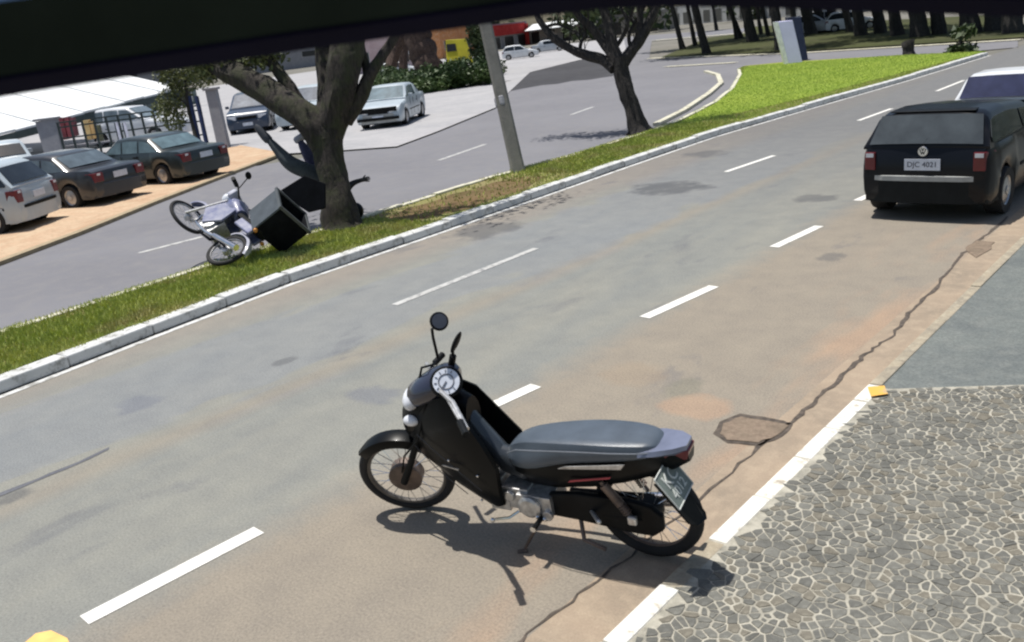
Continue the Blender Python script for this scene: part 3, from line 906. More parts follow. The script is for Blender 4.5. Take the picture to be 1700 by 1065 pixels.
        MB().add([(L + .0, sgn * (W / 2 - .42), zf - .12), (L + .0, sgn * (W / 2 - .42), zf + .02), (L - .06, sgn * (W / 2 - .10), zf + .02), (L - .06, sgn * (W / 2 - .10), zf - .12),
                  (L - .3, sgn * (W / 2 - .42), zf - .12), (L - .3, sgn * (W / 2 - .42), zf + .02), (L - .3, sgn * (W / 2 - .05), zf + .02), (L - .3, sgn * (W / 2 - .05), zf - .12)],
                 [(0, 1, 2, 3), (4, 7, 6, 5), (0, 4, 5, 1), (1, 5, 6, 2), (2, 6, 7, 3), (3, 7, 4, 0)]).build('headlight', M_clear, t, bevel=.01)
        MB().box((x1 - .32, sgn * (W / 2 + .06), zbelt + .07), (.08, .15, .11)).build('wing_mirror', paint if detail < 2 else M_black, t, bevel=.02)
        if kind != 'hatch' or detail:
            MB().box((K['pil'][0] + .12 if len(K['pil']) == 1 else K['pil'][0] + .1, sgn * (W / 2 * .985), .74), (.14, .03, .03)).build('door_handle', M_black, t)
    MB().box((L - .005, 0, pl(K['belt'], L - .05) - .05), (.03, W - .95, .11)).build('grille', M_black, t)
    pz = K.get('pz', .72) + (.03 if 'pz' in K else 0)
    p = MB().box((-.016, 0, pz - (.0 if kind[:5] != 'hatch' else .03)), (.012, .40, .13)).build('number_plate', M_plate, t)
    MB().box((L + .055, 0, .40), (.012, .40, .13)).build('number_plate', M_plate, t)
    return t, p


def place(pg, heading, ref_local=(0, 0), kind='hatch', sc=1.0):
    """matrix that puts the car so that the local point ref (x from the car's middle, y) stands on pg"""
    h = Vector((heading[0], heading[1], 0)).normalized(); l = Vector((-h.y, h.x, 0))
    o = Vector(pg) - h * ref_local[0] * sc - l * ref_local[1] * sc
    return basis(o, h, l, (0, 0, 1))


# ------------------------------------------------------------------ the near black hatchback
P_black = car_paint('black', (.006, .007, .010), .2)
_b = P_black.node_tree.nodes['Principled BSDF']; _b.inputs['Coat Weight'].default_value = .12; _b.inputs['Specular IOR Level'].default_value = .2
P_silver = car_paint('silver', (.42, .45, .48), .3)
P_white = car_paint('white', (.70, .72, .74), .25)
P_dkgreen = car_paint('dark_green', (.025, .035, .036), .22)
P_dark = car_paint('dark_grey', (.028, .031, .036), .22)
P_lblue = car_paint('pale_blue_silver', (.44, .50, .54), .3)
P_navy = car_paint('navy', (.03, .05, .09), .25)
M_bgrey = mat('grey_bumper_strip', (.36, .37, .36), .5)
M_bblk = mat('grey_black_bumper', (.012, .014, .015), .6)
M_bblk.node_tree.nodes['Principled BSDF'].inputs['Specular IOR Level'].default_value = .15
hk = KINDS['hatch_low']
rear = (G((1465, 346)) + G((1660, 352))) / 2
Mv = place(rear, (.035, 1), (hk['wx'][0] - hk['L'] / 2, 0))
gol, plate = make_car('hatch_low', P_black, 'black hatchback parked by the gutter at right, seen from behind, round badge and white plate', Mv,
                      glass=glass_mat('smoked_glass', (.05, .06, .065), .10), bumper=M_bblk, strip=M_bgrey, detail=1)
text_mesh('DJC 4021', .085, basis((-.0235, 0, .67), (0, -1, 0), (0, 0, 1), (-1, 0, 0)), 'plate_characters', M_platetxt, plate)
bd = MB().torus((-.0, 0, .82), (1, 0, 0), .05, .008, 24, 6).disc((-.004, 0, .82), (-1, 0, 0), .045, .004).build('badge', M_chrome, gol, smooth=True)
bl = MB()
for a, b in (((-.034, .03), (-.012, -.032)), ((-.012, -.032), (0, .0)), ((0, 0), (.012, -.032)), ((.012, -.032), (.034, .03)), ((-.014, .040), (0, .008)), ((0, .008), (.014, .040))):
    bl.tube([(-.012, a[0], .82 + a[1]), (-.012, b[0], .82 + b[1])], .0045, 5)
bl.build('badge_letters', M_glass, bd)
MB().tube([(.01, 0, .89), (.05, -.02, .95), (.08, -.28, .98)], .008, 5).build('wiper', M_black, gol)
MB().box((.33, 0, 1.243), (.12, .94, .014), Matrix.Rotation(-.12, 3, 'Y')).build('roof_spoiler', M_black, gol, bevel=.008)
# white hatchback in front of it
Mw = place(G((1600, 250)), (0.03, 1), (hk['wx'][0] - hk['L'] / 2, .70), sc=1.0)
make_car('hatch_low', P_white, 'white hatchback ahead of the black hatchback, partly hidden at the right edge', Mw, sc=1.0, glass=glass_mat('blue_dark_glass', (.03, .035, .08), .1))

# ------------------------------------------------------------------ cars across the road
hk = KINDS['hatch']
sk = KINDS['sedan']; uk = KINDS['suv']
def rear_place(k, near_px, far_px, sc=1.0, turn=0.):
    a, b = G(near_px), G(far_px); mid = (a + b) / 2; d = (b - a); h = Vector((-d.y, d.x, 0)).normalized()
    h = Matrix.Rotation(R(turn), 3, 'Z') @ h
    return place(mid, h, (k['wx'][0] - k['L'] / 2, 0))
make_car('hatch', P_lblue, 'pale blue-silver hatchback at the far left, parked nose-in on orange paving', rear_place(hk, (-12, 392), (72, 366), turn=10), bumper=P_lblue, strip=M_bblk, glass=M_glass)
make_car('sedan_low', P_dark, 'dark grey sedan parked between the pale hatchback and the dark green sedan', rear_place(sk, (128, 344), (208, 327), turn=20), glass=glass_mat('grey_blue_glass', (.10, .13, .15), .12))
make_car('sedan_low', P_dkgreen, 'dark green sedan with open-looking dark tail next to the pale gate pillar', rear_place(sk, (272, 306), (358, 291), turn=30), glass=glass_mat('teal_glass', (.12, .18, .20), .12))


def face(px_front, head_px, k, sc=1.0):
    a = G(px_front); b = G(head_px); h = (a - b)
    return a, h


# silver old sedan facing the road
a = G((600, 213)); b = G((684, 207)); mid = (a + b) / 2; d = b - a
h = Matrix.Rotation(R(20), 3, 'Z') @ Vector((d.y, -d.x, 0)).normalized()
old_sedan, _p = make_car('sedan', P_lblue, 'silver-blue old boxy sedan facing the road on the pale forecourt, right of the big tree', place(mid, h, (sk['wx'][1] - sk['L'] / 2, 0)), glass=glass_mat('sky_glass', (.13, .19, .22), .06), bumper=M_bgrey)
MB().box((4.235, 0, .655), (.06, 1.36, .15)).build('grille_band', M_black, old_sedan, bevel=.01)
MB().box((4.30, 0, .36), (.05, 1.5, .10)).build('bumper_band', M_black, old_sedan, bevel=.01)
# SUV behind the tree
make_car('suv', P_lblue, 'silver SUV facing the road, seen between the limbs of the big tree', place(G((505, 212)), (.55, -.83), (1.2, 0)), glass=glass_mat('sky_glass2', (.14, .16, .19), .1))
make_car('suv', P_navy, 'navy blue SUV standing behind the pale gate pillar', place(G((395, 222)), (.75, -.66), (1.2, -.6)), glass=glass_mat('sky_glass3', (.16, .18, .21), .1))
make_car('hatch', P_white, 'white hatchback between the navy SUV and the big tree', place(G((455, 205)), (.6, -.8), (1.2, 0)), glass=M_glass_l)
make_car('sedan', P_lblue, 'pale car with only its roof showing behind the dark grey sedan', place(G((12, 315)), (-.95, .3), (0, 0)), glass=M_glass)
make_car('hatch', P_white, 'small white hatchback seen side-on far away right of the lamp pole', place(G((865, 97)), (.8, .6), (0, 0)), glass=M_glass, detail=0)
make_car('sedan', P_silver, 'grey sedan far away behind the small white hatchback', place(G((912, 86)), (.8, .6), (0, 0)), glass=M_glass, detail=0)
make_car('suv', P_white, 'white van-like car inside the fenced yard behind the dark green sedan', place(G((236, 236)), (.85, .5), (0, 0)), glass=M_glass_l, detail=0)

# ------------------------------------------------------------------ motorcycle wheel
def bike_wheel(parent, centre, axis, Rr=.30, drum=.07, tw=.042, rim=M_rim, drum_m=None, matrix=None):
    c = Vector(centre); ax = Vector(axis).normalized()
    w = MB().torus(c, ax, Rr - .055, .016, 40, 8, 1.1).lathe([(.03, -.05), (.03, .05)], c, ax, 12, True).build('wheel', rim, parent, smooth=True)
    MB().torus(c, ax, Rr - tw * .75, tw * .75, 44, 10).build('tyre', M_tyre, w, smooth=True)
    mb = MB(); u, v, t = frame_from(ax)
    for k in range(28):
        a = 2 * math.pi * k / 28; s = 1 if k % 2 else -1; b = a + (.35 if k % 4 < 2 else -.35)
        p0 = c + (u * math.cos(b) + v * math.sin(b)) * .04 + t * .035 * s
        p1 = c + (u * math.cos(a) + v * math.sin(a)) * (Rr - .06)
        mb.tube([p0, p1], .0022, 4)
    mb.build('spokes', M_chrome, w)
    if drum: MB().lathe([(0, -.03), (drum, -.03), (drum, .045), (drum * .8, .055), (0, .055)], c, ax, 20).build('brake_drum', drum_m or M_silver, w, smooth=True)
    return w


# ------------------------------------------------------------------ parked motorcycle
Gr, Gf = G((1103, 922)), G((693, 849))
bx = (Gf - Gr).normalized(); by0 = Vector((0, 0, 1)).cross(bx); LEAN = R(8)
bz = (Vector((0, 0, 1)) * math.cos(LEAN) + by0 * math.sin(LEAN)).normalized(); by = bz.cross(bx)
MBK = basis(Gr, bx, by, bz); iMBK = MBK.inverted()
WB = (Gf - Gr).length


def LB(p, yy=0.0):
    """bearing -> point of the bike's own frame on the plane y = yy"""
    v = Vector(cm.ray(p)); o = Vector((0, 0, CAM_H)); t = (yy - (o - Gr).dot(by)) / v.dot(by); q = o + v * t
    return iMBK @ q


M_rimgrey = mat('rim_dull', (.13, .12, .11), .45, metal=.6, var=.3)
bike = thing('parked_motorcycle', 'black step-through motorcycle on its side stand by the kerb in the foreground', 'motorcycle', M_=MBK)
RW = .288
# steering: rotate about an axis through the head
head = Vector((1.26, 0, .80)); rake = Vector((1.56 - 1.20, 0, .30 - .92)).normalized()
ST = Matrix.Translation(head) @ Matrix.Rotation(R(-20), 4, rake) @ Matrix.Translation(-head)
fax = (ST.to_3x3() @ Vector((0, 1, 0)))
fc = ST @ Vector((WB, 0, RW)); wa = (MBK.to_3x3() @ fax).normalized()
low = (MBK @ fc).z - RW * math.sqrt(max(0, 1 - wa.z ** 2))
ST = iMBK @ Matrix.Translation((0, 0, -low + .002)) @ MBK @ ST
fc = ST @ Vector((WB, 0, RW)); print('front wheel was off the ground by', low)
_wr = by.normalized(); print('rear', (MBK @ Vector((.05, 0, RW))).z - RW * math.sqrt(1 - _wr.z ** 2))
rc = Vector((.05, 0, RW))
bike_wheel(bike, fc, fax, RW, .10, .038, M_rimgrey, M_rimdark)
bike_wheel(bike, rc, (0, 1, 0), RW, .075, .046, M_rimdark, M_black)


def arc_shell(c, ax_y, Rr, a0, a1, w, th=.006, M_=None, drop=.03, n=16):
    rings = []
    for k in range(n + 1):
        a = R(a0 + (a1 - a0) * k / n); e = 1 - .45 * (abs(2 * k / n - 1) ** 4)
        row = []
        for y, dr in ((-w * e, drop), (-w * .8 * e, .008), (0, 0), (w * .8 * e, .008), (w * e, drop)):
            row.append(Vector((c[0] + math.cos(a) * (Rr - dr), y, c[2] + math.sin(a) * (Rr - dr))))
        rings.append(row + [Vector((p.x - math.cos(a) * th, p.y * .96, p.z - math.sin(a) * th)) for p in reversed(row)])
    m = MB().rings(rings)
    if M_ is not None: m.xf(M_)
    return m


arc_shell((WB, 0, RW), None, RW + .024, 40, 150, .058, M_=ST, drop=.055).build('front_fender', M_gblack, bike, smooth=True)
fk = MB()
for s in (1, -1):
    fk.tube([ST @ Vector((WB, s * .075, RW)), ST @ Vector((WB - .10, s * .075, RW + .17)), ST @ Vector((1.25, s * .065, .84))], [.022, .02, .016], 10)
fk.build('fork', M_black, bike, smooth=True)
# leg shield
Fv = [(.93, .215), (1.16, .335), (1.37, .47), (1.43, .60), (1.40, .72), (1.31, .82)]
Rv = [(.84, .26), (.81, .38), (.79, .55), (.85, .70), (.94, .83), (1.05, .92)]
for s in (1, -1):
    rows = []
    for i in range(len(Fv)):
        f, r = Fv[i], (Rv[i] if s > 0 else (Rv[i][0] + (.10 if i > 2 else .03), Rv[i][1])); row = []; yr = (.12, .175, .19, .19, .17, .11)[i]; yf = (.08, .06, .035, .03, .03, .03)[i]
        for k in range(9):
            u = k / 8; y = yf + (yr - yf) * math.sin(u * math.pi / 2) ** .8
            row.append(Vector((f[0] + (r[0] - f[0]) * u, s * y, f[1] + (r[1] - f[1]) * u)))
        rows.append(row + [Vector((p.x - .012, p.y * .9, p.z)) for p in reversed(row)])
    o = MB().rings(rows).build('leg_shield', M_gblack, bike, smooth=True)
    o['label'] = 'glossy black leg shield panel on the %s side' % ('left' if s > 0 else 'right')
# nose and centre body
nose = []
for (x, z, w, h) in ((1.45, .66, .02, .05), (1.42, .67, .06, .11), (1.34, .72, .085, .15), (1.22, .76, .10, .16), (1.08, .78, .09, .14), (.98, .74, .075, .12)):
    nose.append([(x, w * math.cos(a), z + h * math.sin(a)) for a in [2 * math.pi * k / 14 for k in range(14)]])
MB().rings(nose).build('nose_cover', M_gblack, bike, smooth=True)
tun = []
for (x, z, w, h) in ((1.02, .74, .05, .09), (.93, .60, .065, .10), (.84, .49, .07, .08), (.72, .46, .08, .08), (.62, .50, .10, .09), (.5, .53, .11, .10)):
    tun.append([(x, w * math.cos(a), z + h * math.sin(a)) for a in [2 * math.pi * k / 12 for k in range(12)]])
MB().rings(tun).build('frame_cover', mat('grey_black_panel', (.035, .042, .05), .3, coat=.4), bike, smooth=True)
MB().slab([(1.15, .155, .505), (1.13, .16, .513), (1.02, .185, .520), (1.02, .185, .512)], (0, .008, 0)).build('decal', M_silver, bike)
MB().tube([(1.30, .118, .66), (1.18, .158, .60), (1.02, .190, .50), (.90, .194, .40)], .0025, 5).tube([(1.36, .085, .56), (1.20, .142, .46), (1.02, .16, .335)], .0025, 5).build('panel_seam', mat('seam_grey', (.06, .06, .065), .6), bike)
# turn signals and headlight
for s in (1, -1):
    MB().ball((1.335, s * .09, .725), (.05, .035, .032)).build('turn_signal', M_clear, bike, smooth=True)
cow = []
for (x, z, w, h) in ((1.36, .86, .03, .03), (1.34, .865, .075, .06), (1.28, .89, .10, .075), (1.20, .925, .115, .08), (1.12, .955, .11, .075), (1.06, .975, .085, .055), (1.03, .98, .04, .03)):
    cow.append([ST @ Vector((x, w * math.cos(a), z + h * math.sin(a))) for a in [2 * math.pi * k / 16 for k in range(16)]])
MB().rings(cow).build('handlebar_cover', mat('navy_black_cover', (.02, .022, .04), .2, coat=.8), bike, smooth=True)
MB().ball((0, 0, 0), (.05, .09, .052)).xf(ST @ Matrix.Translation((1.335, .015, .86))).build('headlight', M_clear, bike, smooth=True)
# speedometer: round bright dial facing the rider
dc = LB((741, 634), .06); dn = Vector((-.42, .60, .68)).normalized()
dl = MB().lathe([(0, 0), (.082, 0), (.088, .012), (.080, .02), (.0, .02)], dc - dn * .012, dn, 28).build('speedometer', M_black, bike, smooth=True)
u, v, _ = frame_from(dn)
MB().disc(dc + dn * .010, dn, .071, .004, 28).build('dial_face', mat('dial_white', (.70, .74, .82), .3, coat=.3), dl)
tk = MB()
for k in range(9):
    a = R(-130 + k * 32); d_v = u * math.cos(a) + v * math.sin(a); tk.tube([dc + dn * .016 + d_v * .050, dc + dn * .016 + d_v * .064], .003, 4)
tk.tube([dc + dn * .016, dc + dn * .016 + u * .03 + v * .035], .005, 4).torus(dc + dn * .015, dn, .04, .004, 20, 5)
tk.build('dial_marks', mat('dial_marks', (.16, .17, .2), .5), dl)
# handlebar, grips, levers, mirrors
hb0 = Vector((1.12, 0, .95))
mb = MB(); mb.tube([LB((775, 712), .36), LB((752, 668), .20), hb0 + Vector((0, .08, .0)), hb0 + Vector((.04, -.08, .02)), LB((716, 612), -.22), LB((708, 604), -.34)], .013, 8).build('handlebar', M_silver, bike, smooth=True)
mb = MB(); mb.tube([LB((764, 700), .33), LB((774, 722), .43)], .019, 10).build('handgrip', M_black, bike, smooth=True)
mb = MB(); mb.tube([LB((722, 602), -.28), LB((735, 588), -.36)], .019, 10).build('handgrip', M_black, bike, smooth=True)
mb = MB(); mb.tube([LB((744, 662), .16), LB((756, 684), .26), LB((776, 718), .38)], [.011, .010, .008], 8).build('clutch_lever', M_silver, bike, smooth=True)
mb = MB(); mb.tube([LB((722, 600), -.15), LB((706, 628), -.12), LB((696, 646), -.10), LB((700, 656), -.05)], .008, 8).build('brake_cable', M_black, bike, smooth=True)
for (root, mid, top, nrm, rr) in (((727, 594), (719, 560), (717, 545), (-.62, .5, .45), .047), ((752, 592), (752, 582), (762, 558), (.5, .12, -.3), .045)):
    y0 = -.05
    p0, p1, p2 = LB(root, y0), LB(mid, y0), LB(top, y0)
    if rr > .046:
        m = MB().tube([p0, p1, p2], .008, 8).build('mirror', M_black, bike, smooth=True)
        cc = LB((729, 533), y0); n = Vector(nrm).normalized()
        MB().lathe([(0, -.02), (.035, -.018), (rr + .004, 0), (rr, .008), (0, .008)], cc, n, 20).build('mirror_shell', M_black, m, smooth=True)
        MB().disc(cc + n * .008, n, rr * .85, .003, 20).build('mirror_glass', mat('mirror_glass', (.12, .12, .13), .1, metal=.6), m)
    else:
        m = MB().tube([LB((749, 608), y0), LB((752, 590), y0)], .02, 8).tube([p0, p1, p2], .008, 8).build('mirror', M_black, bike, smooth=True)
        cc = LB((757, 568), y0); d1 = (LB((764, 553), y0) - LB((750, 588), y0)).normalized()
        mbx = MB().ball((0, 0, 0), (.014, .035, .075)); z = d1; xx = z.cross(Vector((0, 1, 0))).normalized()
        mbx.xf(basis(cc, xx, z.cross(xx), z)).build('mirror_shell', M_black, m, smooth=True)
# cables, bolts and seams
MB().tube([fc + Vector((0, .05, .02)), fc + Vector((-.10, .10, .20)), Vector((1.30, .12, .62)), Vector((1.20, .09, .86))], .006, 6).build('brake_cable', M_black, bike, smooth=True)
MB().tube([LB((722, 604), -.1), LB((700, 610), 0), LB((694, 640), .03), LB((706, 664), .05)], .007, 6).build('throttle_cable', M_black, bike, smooth=True)
for q in ((793, 790), (745, 764), (800, 830)):
    MB().ball(LB(q, .185), .008, 8, 6).build('bolt', M_chrome, bike)
for q in ((905, 862), (893, 858)):
    MB().ball(LB(q, .15), .014, 8, 6).build('bolt', M_chrome, bike)
# seat
st = []
for (x, zb_, zt, w, wt) in ((.785, .56, .62, .06, .035), (.765, .52, .655, .095, .055), (.69, .505, .70, .13, .075), (.58, .525, .725, .145, .095), (.45, .585, .745, .14, .11), (.30, .62, .765, .145, .12),
                            (.15, .645, .775, .14, .12), (.03, .665, .778, .125, .105), (-.04, .68, .775, .105, .085), (-.075, .70, .755, .07, .05)):
    zt -= .035; zb_ -= .012
    st.append([(x, -w, zb_), (x, -w * 1.02, (zb_ * 1.2 + zt * .8) / 2), (x, -wt * 1.06, zt - .022), (x, -wt, zt - .004), (x, -wt * .9, zt), (x, wt * .9, zt), (x, wt, zt - .004), (x, wt * 1.06, zt - .022), (x, w * 1.02, (zb_ * 1.2 + zt * .8) / 2), (x, w, zb_)])
so = MB().rings(st).build('seat', mat('seat_vinyl', (.075, .095, .12), .34, var=.15, bump=.15, bscale=200), bike, smooth=True, subsurf=1)
pp_ = []
for (x, z, w) in ((.765, .600, .085), (.69, .650, .118), (.58, .672, .136), (.45, .690, .142), (.30, .708, .147), (.15, .718, .142), (.03, .722, .126), (-.05, .722, .10)): pp_.append(Vector((x, w, z - .01)))
MB().tube(pp_, .0035, 5).build('seat_piping', mat('piping_grey', (.20, .22, .25), .5), so)
# tail body under the seat
tb = []
for (x, z0, z1, w) in ((.74, .40, .56, .08), (.64, .40, .60, .12), (.50, .41, .62, .14), (.30, .45, .645, .145), (.12, .50, .665, .135), (-.02, .55, .685, .11), (-.14, .60, .70, .08), (-.21, .64, .70, .045)):
    zm = (z0 + z1) / 2
    tb.append([(x, -w * .6, z0), (x, -w, zm), (x, -w * .95, z1), (x, w * .95, z1), (x, w, zm), (x, w * .6, z0)])
MB().rings(tb).build('tail_fairing', M_gblack, bike, smooth=True)
MB().slab([(.44, .150, .585), (.40, .153, .605), (.08, .142, .655), (.10, .146, .628)], (0, .006, 0)).build('side_stripe', M_silver, bike)
o = MB().slab([(.40, .148, .508), (.38, .150, .524), (.16, .142, .572), (.17, .142, .560)], (0, .006, 0)).build('side_stripe', mat('red_decal', (.40, .05, .07), .4), bike); o['label'] = 'thin red stripe on the tail fairing'
# grab rail / tail rack in blue-grey
tr = []
for x, z, w in ((.02, .688, .122), (-.06, .70, .115), (-.15, .712, .088), (-.205, .715, .045)):
    tr.append([(x, -w, z), (x, -w * .9, z + .022), (x, w * .9, z + .022), (x, w, z), (x, w * .8, z - .02), (x, -w * .8, z - .02)])
MB().rings(tr).build('grab_rail', mat('blue_grey_rail', (.20, .22, .30), .25, metal=.3, coat=.4), bike, smooth=True)
MB().add([(-.10, -.085, .64), (-.10, .085, .64), (-.205, .05, .66), (-.205, -.05, .66), (-.10, -.09, .715), (-.10, .09, .715), (-.215, .05, .71), (-.215, -.05, .71)],
         [(3, 2, 1, 0), (4, 5, 6, 7), (0, 1, 5, 4), (1, 2, 6, 5), (2, 3, 7, 6), (3, 0, 4, 7)]).build('tail_light', M_red, bike, bevel=.008)
# rear fender and mudguard flap
arc_shell((rc.x, 0, rc.z), None, RW + .03, 25, 128, .062, drop=.05).build('rear_fender', M_black, bike, smooth=True)
p0, p1 = LB((1086, 794), .20), LB((1130, 845), .20)
d1 = (p1 - p0); d1.y = 0; dn_ = d1.normalized(); nrm = Vector((dn_.z, 0, -dn_.x));
if nrm.x > 0: nrm = -nrm
rt = Vector((0, 1, 0))
fl = [LB((1092, 800), .19), LB((1150, 866), .19), LB((1164, 871), .14), LB((1180, 858), .05), LB((1178, 848), .0), LB((1136, 788), .0)]
MB().slab([q - nrm * .022 for q in fl], -nrm * .01).build('mudguard_flap', M_black, bike, bevel=.003)
pc = (p0 + p1) / 2; pc.y = .105
Mp = basis(pc, rt * -1, -dn_, nrm)
pp = MB().box((0, 0, 0), (.215, .185, .004)).xf(Mp).build('number_plate', M_dark_plate, bike)
fr = MB()
for a, b in (((-.107, -.092), (.107, -.092)), ((.107, -.092), (.107, .092)), ((.107, .092), (-.107, .092)), ((-.107, .092), (-.107, -.092))):
    fr.tube([Mp @ Vector((a[0], a[1], .003)), Mp @ Vector((b[0], b[1], .003))], .0035, 5)
fr.build('plate_frame', M_platetxt_l, pp)
text_mesh('KC', .10, Mp @ Matrix.Translation((0, .03, .004)), 'plate_characters', M_platetxt_l, pp)
text_mesh('4012', .072, Mp @ Matrix.Translation((0, -.04, .004)), 'plate_characters', M_platetxt_l, pp)
# engine
en = MB().box((.76, .02, .31), (.16, .17, .13)).box((.64, .03, .30), (.20, .20, .12)).lathe([(0, 0), (.062, 0), (.066, .02), (.05, .03), (0, .03)], (.66, .13, .30), (0, 1, 0), 18)
en.box((.86, .06, .27), (.12, .10, .09)).lathe([(0, 0), (.03, 0), (.03, .03), (0, .03)], (.56, .12, .26), (0, 1, 0), 12)
en.lathe([(0, 0), (.035, 0), (.03, .02), (0, .02)], (.79, .105, .33), (0, 1, 0), 14)
for k in range(5): en.box((.86 + k * .018, 0, .335), (.008, .15, .12))
en.build('engine', M_silver, bike, bevel=.01)
MB().tube([(.95, -.02, .30), (.98, -.05, .20), (.85, -.09, .15), (.5, -.13, .17), (.35, -.14, .20)], .016, 8).tube([(.38, -.14, .19), (-.12, -.15, .27)], [.035, .042], 12).build('exhaust', M_chrome, bike, smooth=True)
MB().tube([(.52, .075, .27), (.05, .085, .30)], .02, 8).tube([(.52, -.075, .27), (.05, -.085, .30)], .02, 8).build('swingarm', M_black, bike, smooth=True)
cc = []
for x, z, h in ((.56, .30, .07), (.4, .31, .085), (.12, .30, .10), (.0, .29, .09), (-.06, .29, .04)):
    cc.append([(x, .062, z - h), (x, .10, z - h), (x, .10, z + h), (x, .062, z + h)])
MB().rings(cc).build('chain_cover', M_black, bike, bevel=.01)
for s in (1, -1):
    q0, q1 = Vector((.23, s * .125, .52)), Vector((.09, s * .115, .31)); d0 = (q1 - q0)
    sh = MB().tube([q0, q1], .012, 8).lathe([(.024, 0), (.024, .13)], q0 + d0 * .08, d0, 12, True)
    for k in range(7): sh.torus(q0 + d0 * (.5 + k * .055), d0, .022, .004, 12, 5)
    sh.build('shock_absorber', M_rimdark, bike, smooth=True)
MB().box((.085, .135, .315), (.05, .03, .05)).build('shock_mount', M_silver, bike, bevel=.01)
sg = LB((870, 914), .0); gpt = iMBK @ G((871, 915))
MB().tube([(.62, .09, .22), gpt + Vector((0, 0, .012))], [.012, .009], 8).tube([gpt + Vector((-.02, 0, .012)), gpt + Vector((.03, .02, .008))], .012, 6).build('side_stand', M_rimdark, bike, smooth=True)
MB().tube([(.60, .08, .235), (.60, .24, .245)], .014, 8).build('foot_peg', M_black, bike, smooth=True)
MB().tube([(.60, .245, .245), (.60, .25, .245)], .017, 8).build('peg_end', M_chrome, bike)
MB().tube([(.32, .10, .30), (.24, .20, .33)], .012, 8).ball((.235, .205, .332), .014, 8, 6).build('foot_peg', M_silver, bike, smooth=True)
MB().tube([(.74, .13, .25), (.78, .17, .23), (.86, .19, .22)], .007, 6).ball((.87, .2, .22), .014, 8, 6).build('gear_lever', M_chrome, bike, smooth=True)
MB().tube([(.42, .05, .25), (.36, .16, .16), (.24, .17, .13)], .012, 8).build('centre_stand', M_rimdark, bike, smooth=True)
# ------------------------------------------------------------------ trees
M_bark = bark_mat('mossy_bark', (.034, .028, .023), (.05, .06, .022), .6)
M_bark2 = bark_mat('dark_bark', (.032, .028, .025))
M_bark3 = bark_mat('park_bark', (.028, .026, .022))


def limb(mb, pts, rads, n=12, rough=.10, seed=0):
    """organic limb: resampled polyline with wobbling radius"""
    pts = [Vector(p) for p in pts]; P = []; Q = []
    for i in range(len(pts) - 1):
        p0, p1, p2, p3 = pts[max(i - 1, 0)], pts[i], pts[i + 1], pts[min(i + 2, len(pts) - 1)]
        m_ = 6
        for k in range(m_ + (i == len(pts) - 2)):
            t = k / m_
            P.append(.5 * ((2 * p1) + (p2 - p0) * t + (2 * p0 - 5 * p1 + 4 * p2 - p3) * t * t + (3 * p1 - p0 - 3 * p2 + p3) * t ** 3))
            Q.append(rads[i] + (rads[i + 1] - rads[i]) * t)
    u = None; rings = []
    for i, p in enumerate(P):
        t = (P[min(i + 1, len(P) - 1)] - P[max(i - 1, 0)]).normalized()
        if u is None: u, _, _ = frame_from(t)
        u = (u - t * u.dot(t)).normalized(); w = t.cross(u); ring = []
        for k in range(n):
            a = 2 * math.pi * k / n; d = u * math.cos(a) + w * math.sin(a)
            q = 1 + rough * (noise.noise(p * 2.2 + d * 1.4 + Vector((seed, 0, 0))) * 1.6 + noise.noise(p * 7 + d * 3) * .6)
            ring.append(p + d * Q[i] * q)
        rings.append(ring)
    mb.rings(rings)


def twigs(mb, p, d, length, rad, depth, rg, tips):
    d = d.normalized(); q = p + d * length
    mid = p + d * length * .5 + Vector([rg.uniform(-.08, .08) * length for _ in range(3)])
    mb.tube([p, mid, q], [rad, rad * .8, rad * .62], 6 if rad > .02 else 4); tips.append(q)
    if depth == 0: return
    for k in range(rg.choice((2, 3))):
        dd = d + Vector((rg.uniform(-.8, .8), rg.uniform(-.8, .8), rg.uniform(-.25, .7)))
        twigs(mb, q if k else mid, dd, length * rg.uniform(.6, .85), rad * .58, depth - 1, rg, tips)


def leaves(name, centres, rad, n, size, m, parent=None, seed=1, kind=None, flat=.7, org=Vector((0, 0, 0))):
    rg = np.random.default_rng(seed); c = np.array([tuple(q) for q in centres])
    idx = rg.integers(0, len(c), n); r = np.array(rad)[idx] if hasattr(rad, '__len__') else rad
    off = rg.normal(size=(n, 3)); off /= np.linalg.norm(off, axis=1)[:, None]
    off *= (rg.random(n) ** .45)[:, None] * (r[:, None] if hasattr(r, 'shape') else r); off[:, 2] *= flat
    p = c[idx] + off - np.array(tuple(org))
    a = rg.normal(size=(n, 3)); a /= np.linalg.norm(a, axis=1)[:, None]
    b = np.cross(a, rg.normal(size=(n, 3))); b /= np.linalg.norm(b, axis=1)[:, None]
    s = size * rg.uniform(.6, 1.4, n)[:, None]
    V = np.stack([p - a * s, p + b * s * .45, p + a * s, p - b * s * .45], 1).reshape(-1, 3)
    Fc = np.arange(n * 4).reshape(-1, 4)
    me = bpy.data.meshes.new(name); me.from_pydata(V.tolist(), [], Fc.tolist()); me.materials.append(m)
    o = bpy.data.objects.new(name, me); col.objects.link(o)
    if parent is not None: o.parent = parent
    if kind: o['kind'] = kind
    return o


M_leaf_d = leaf_mat('dark_leaves', (.030, .055, .018), (.07, .10, .03))
M_leaf_o = leaf_mat('olive_leaves', (.07, .09, .025), (.13, .15, .04))
M_leaf_h = leaf_mat('hedge_leaves', (.02, .05, .012), (.08, .13, .03))

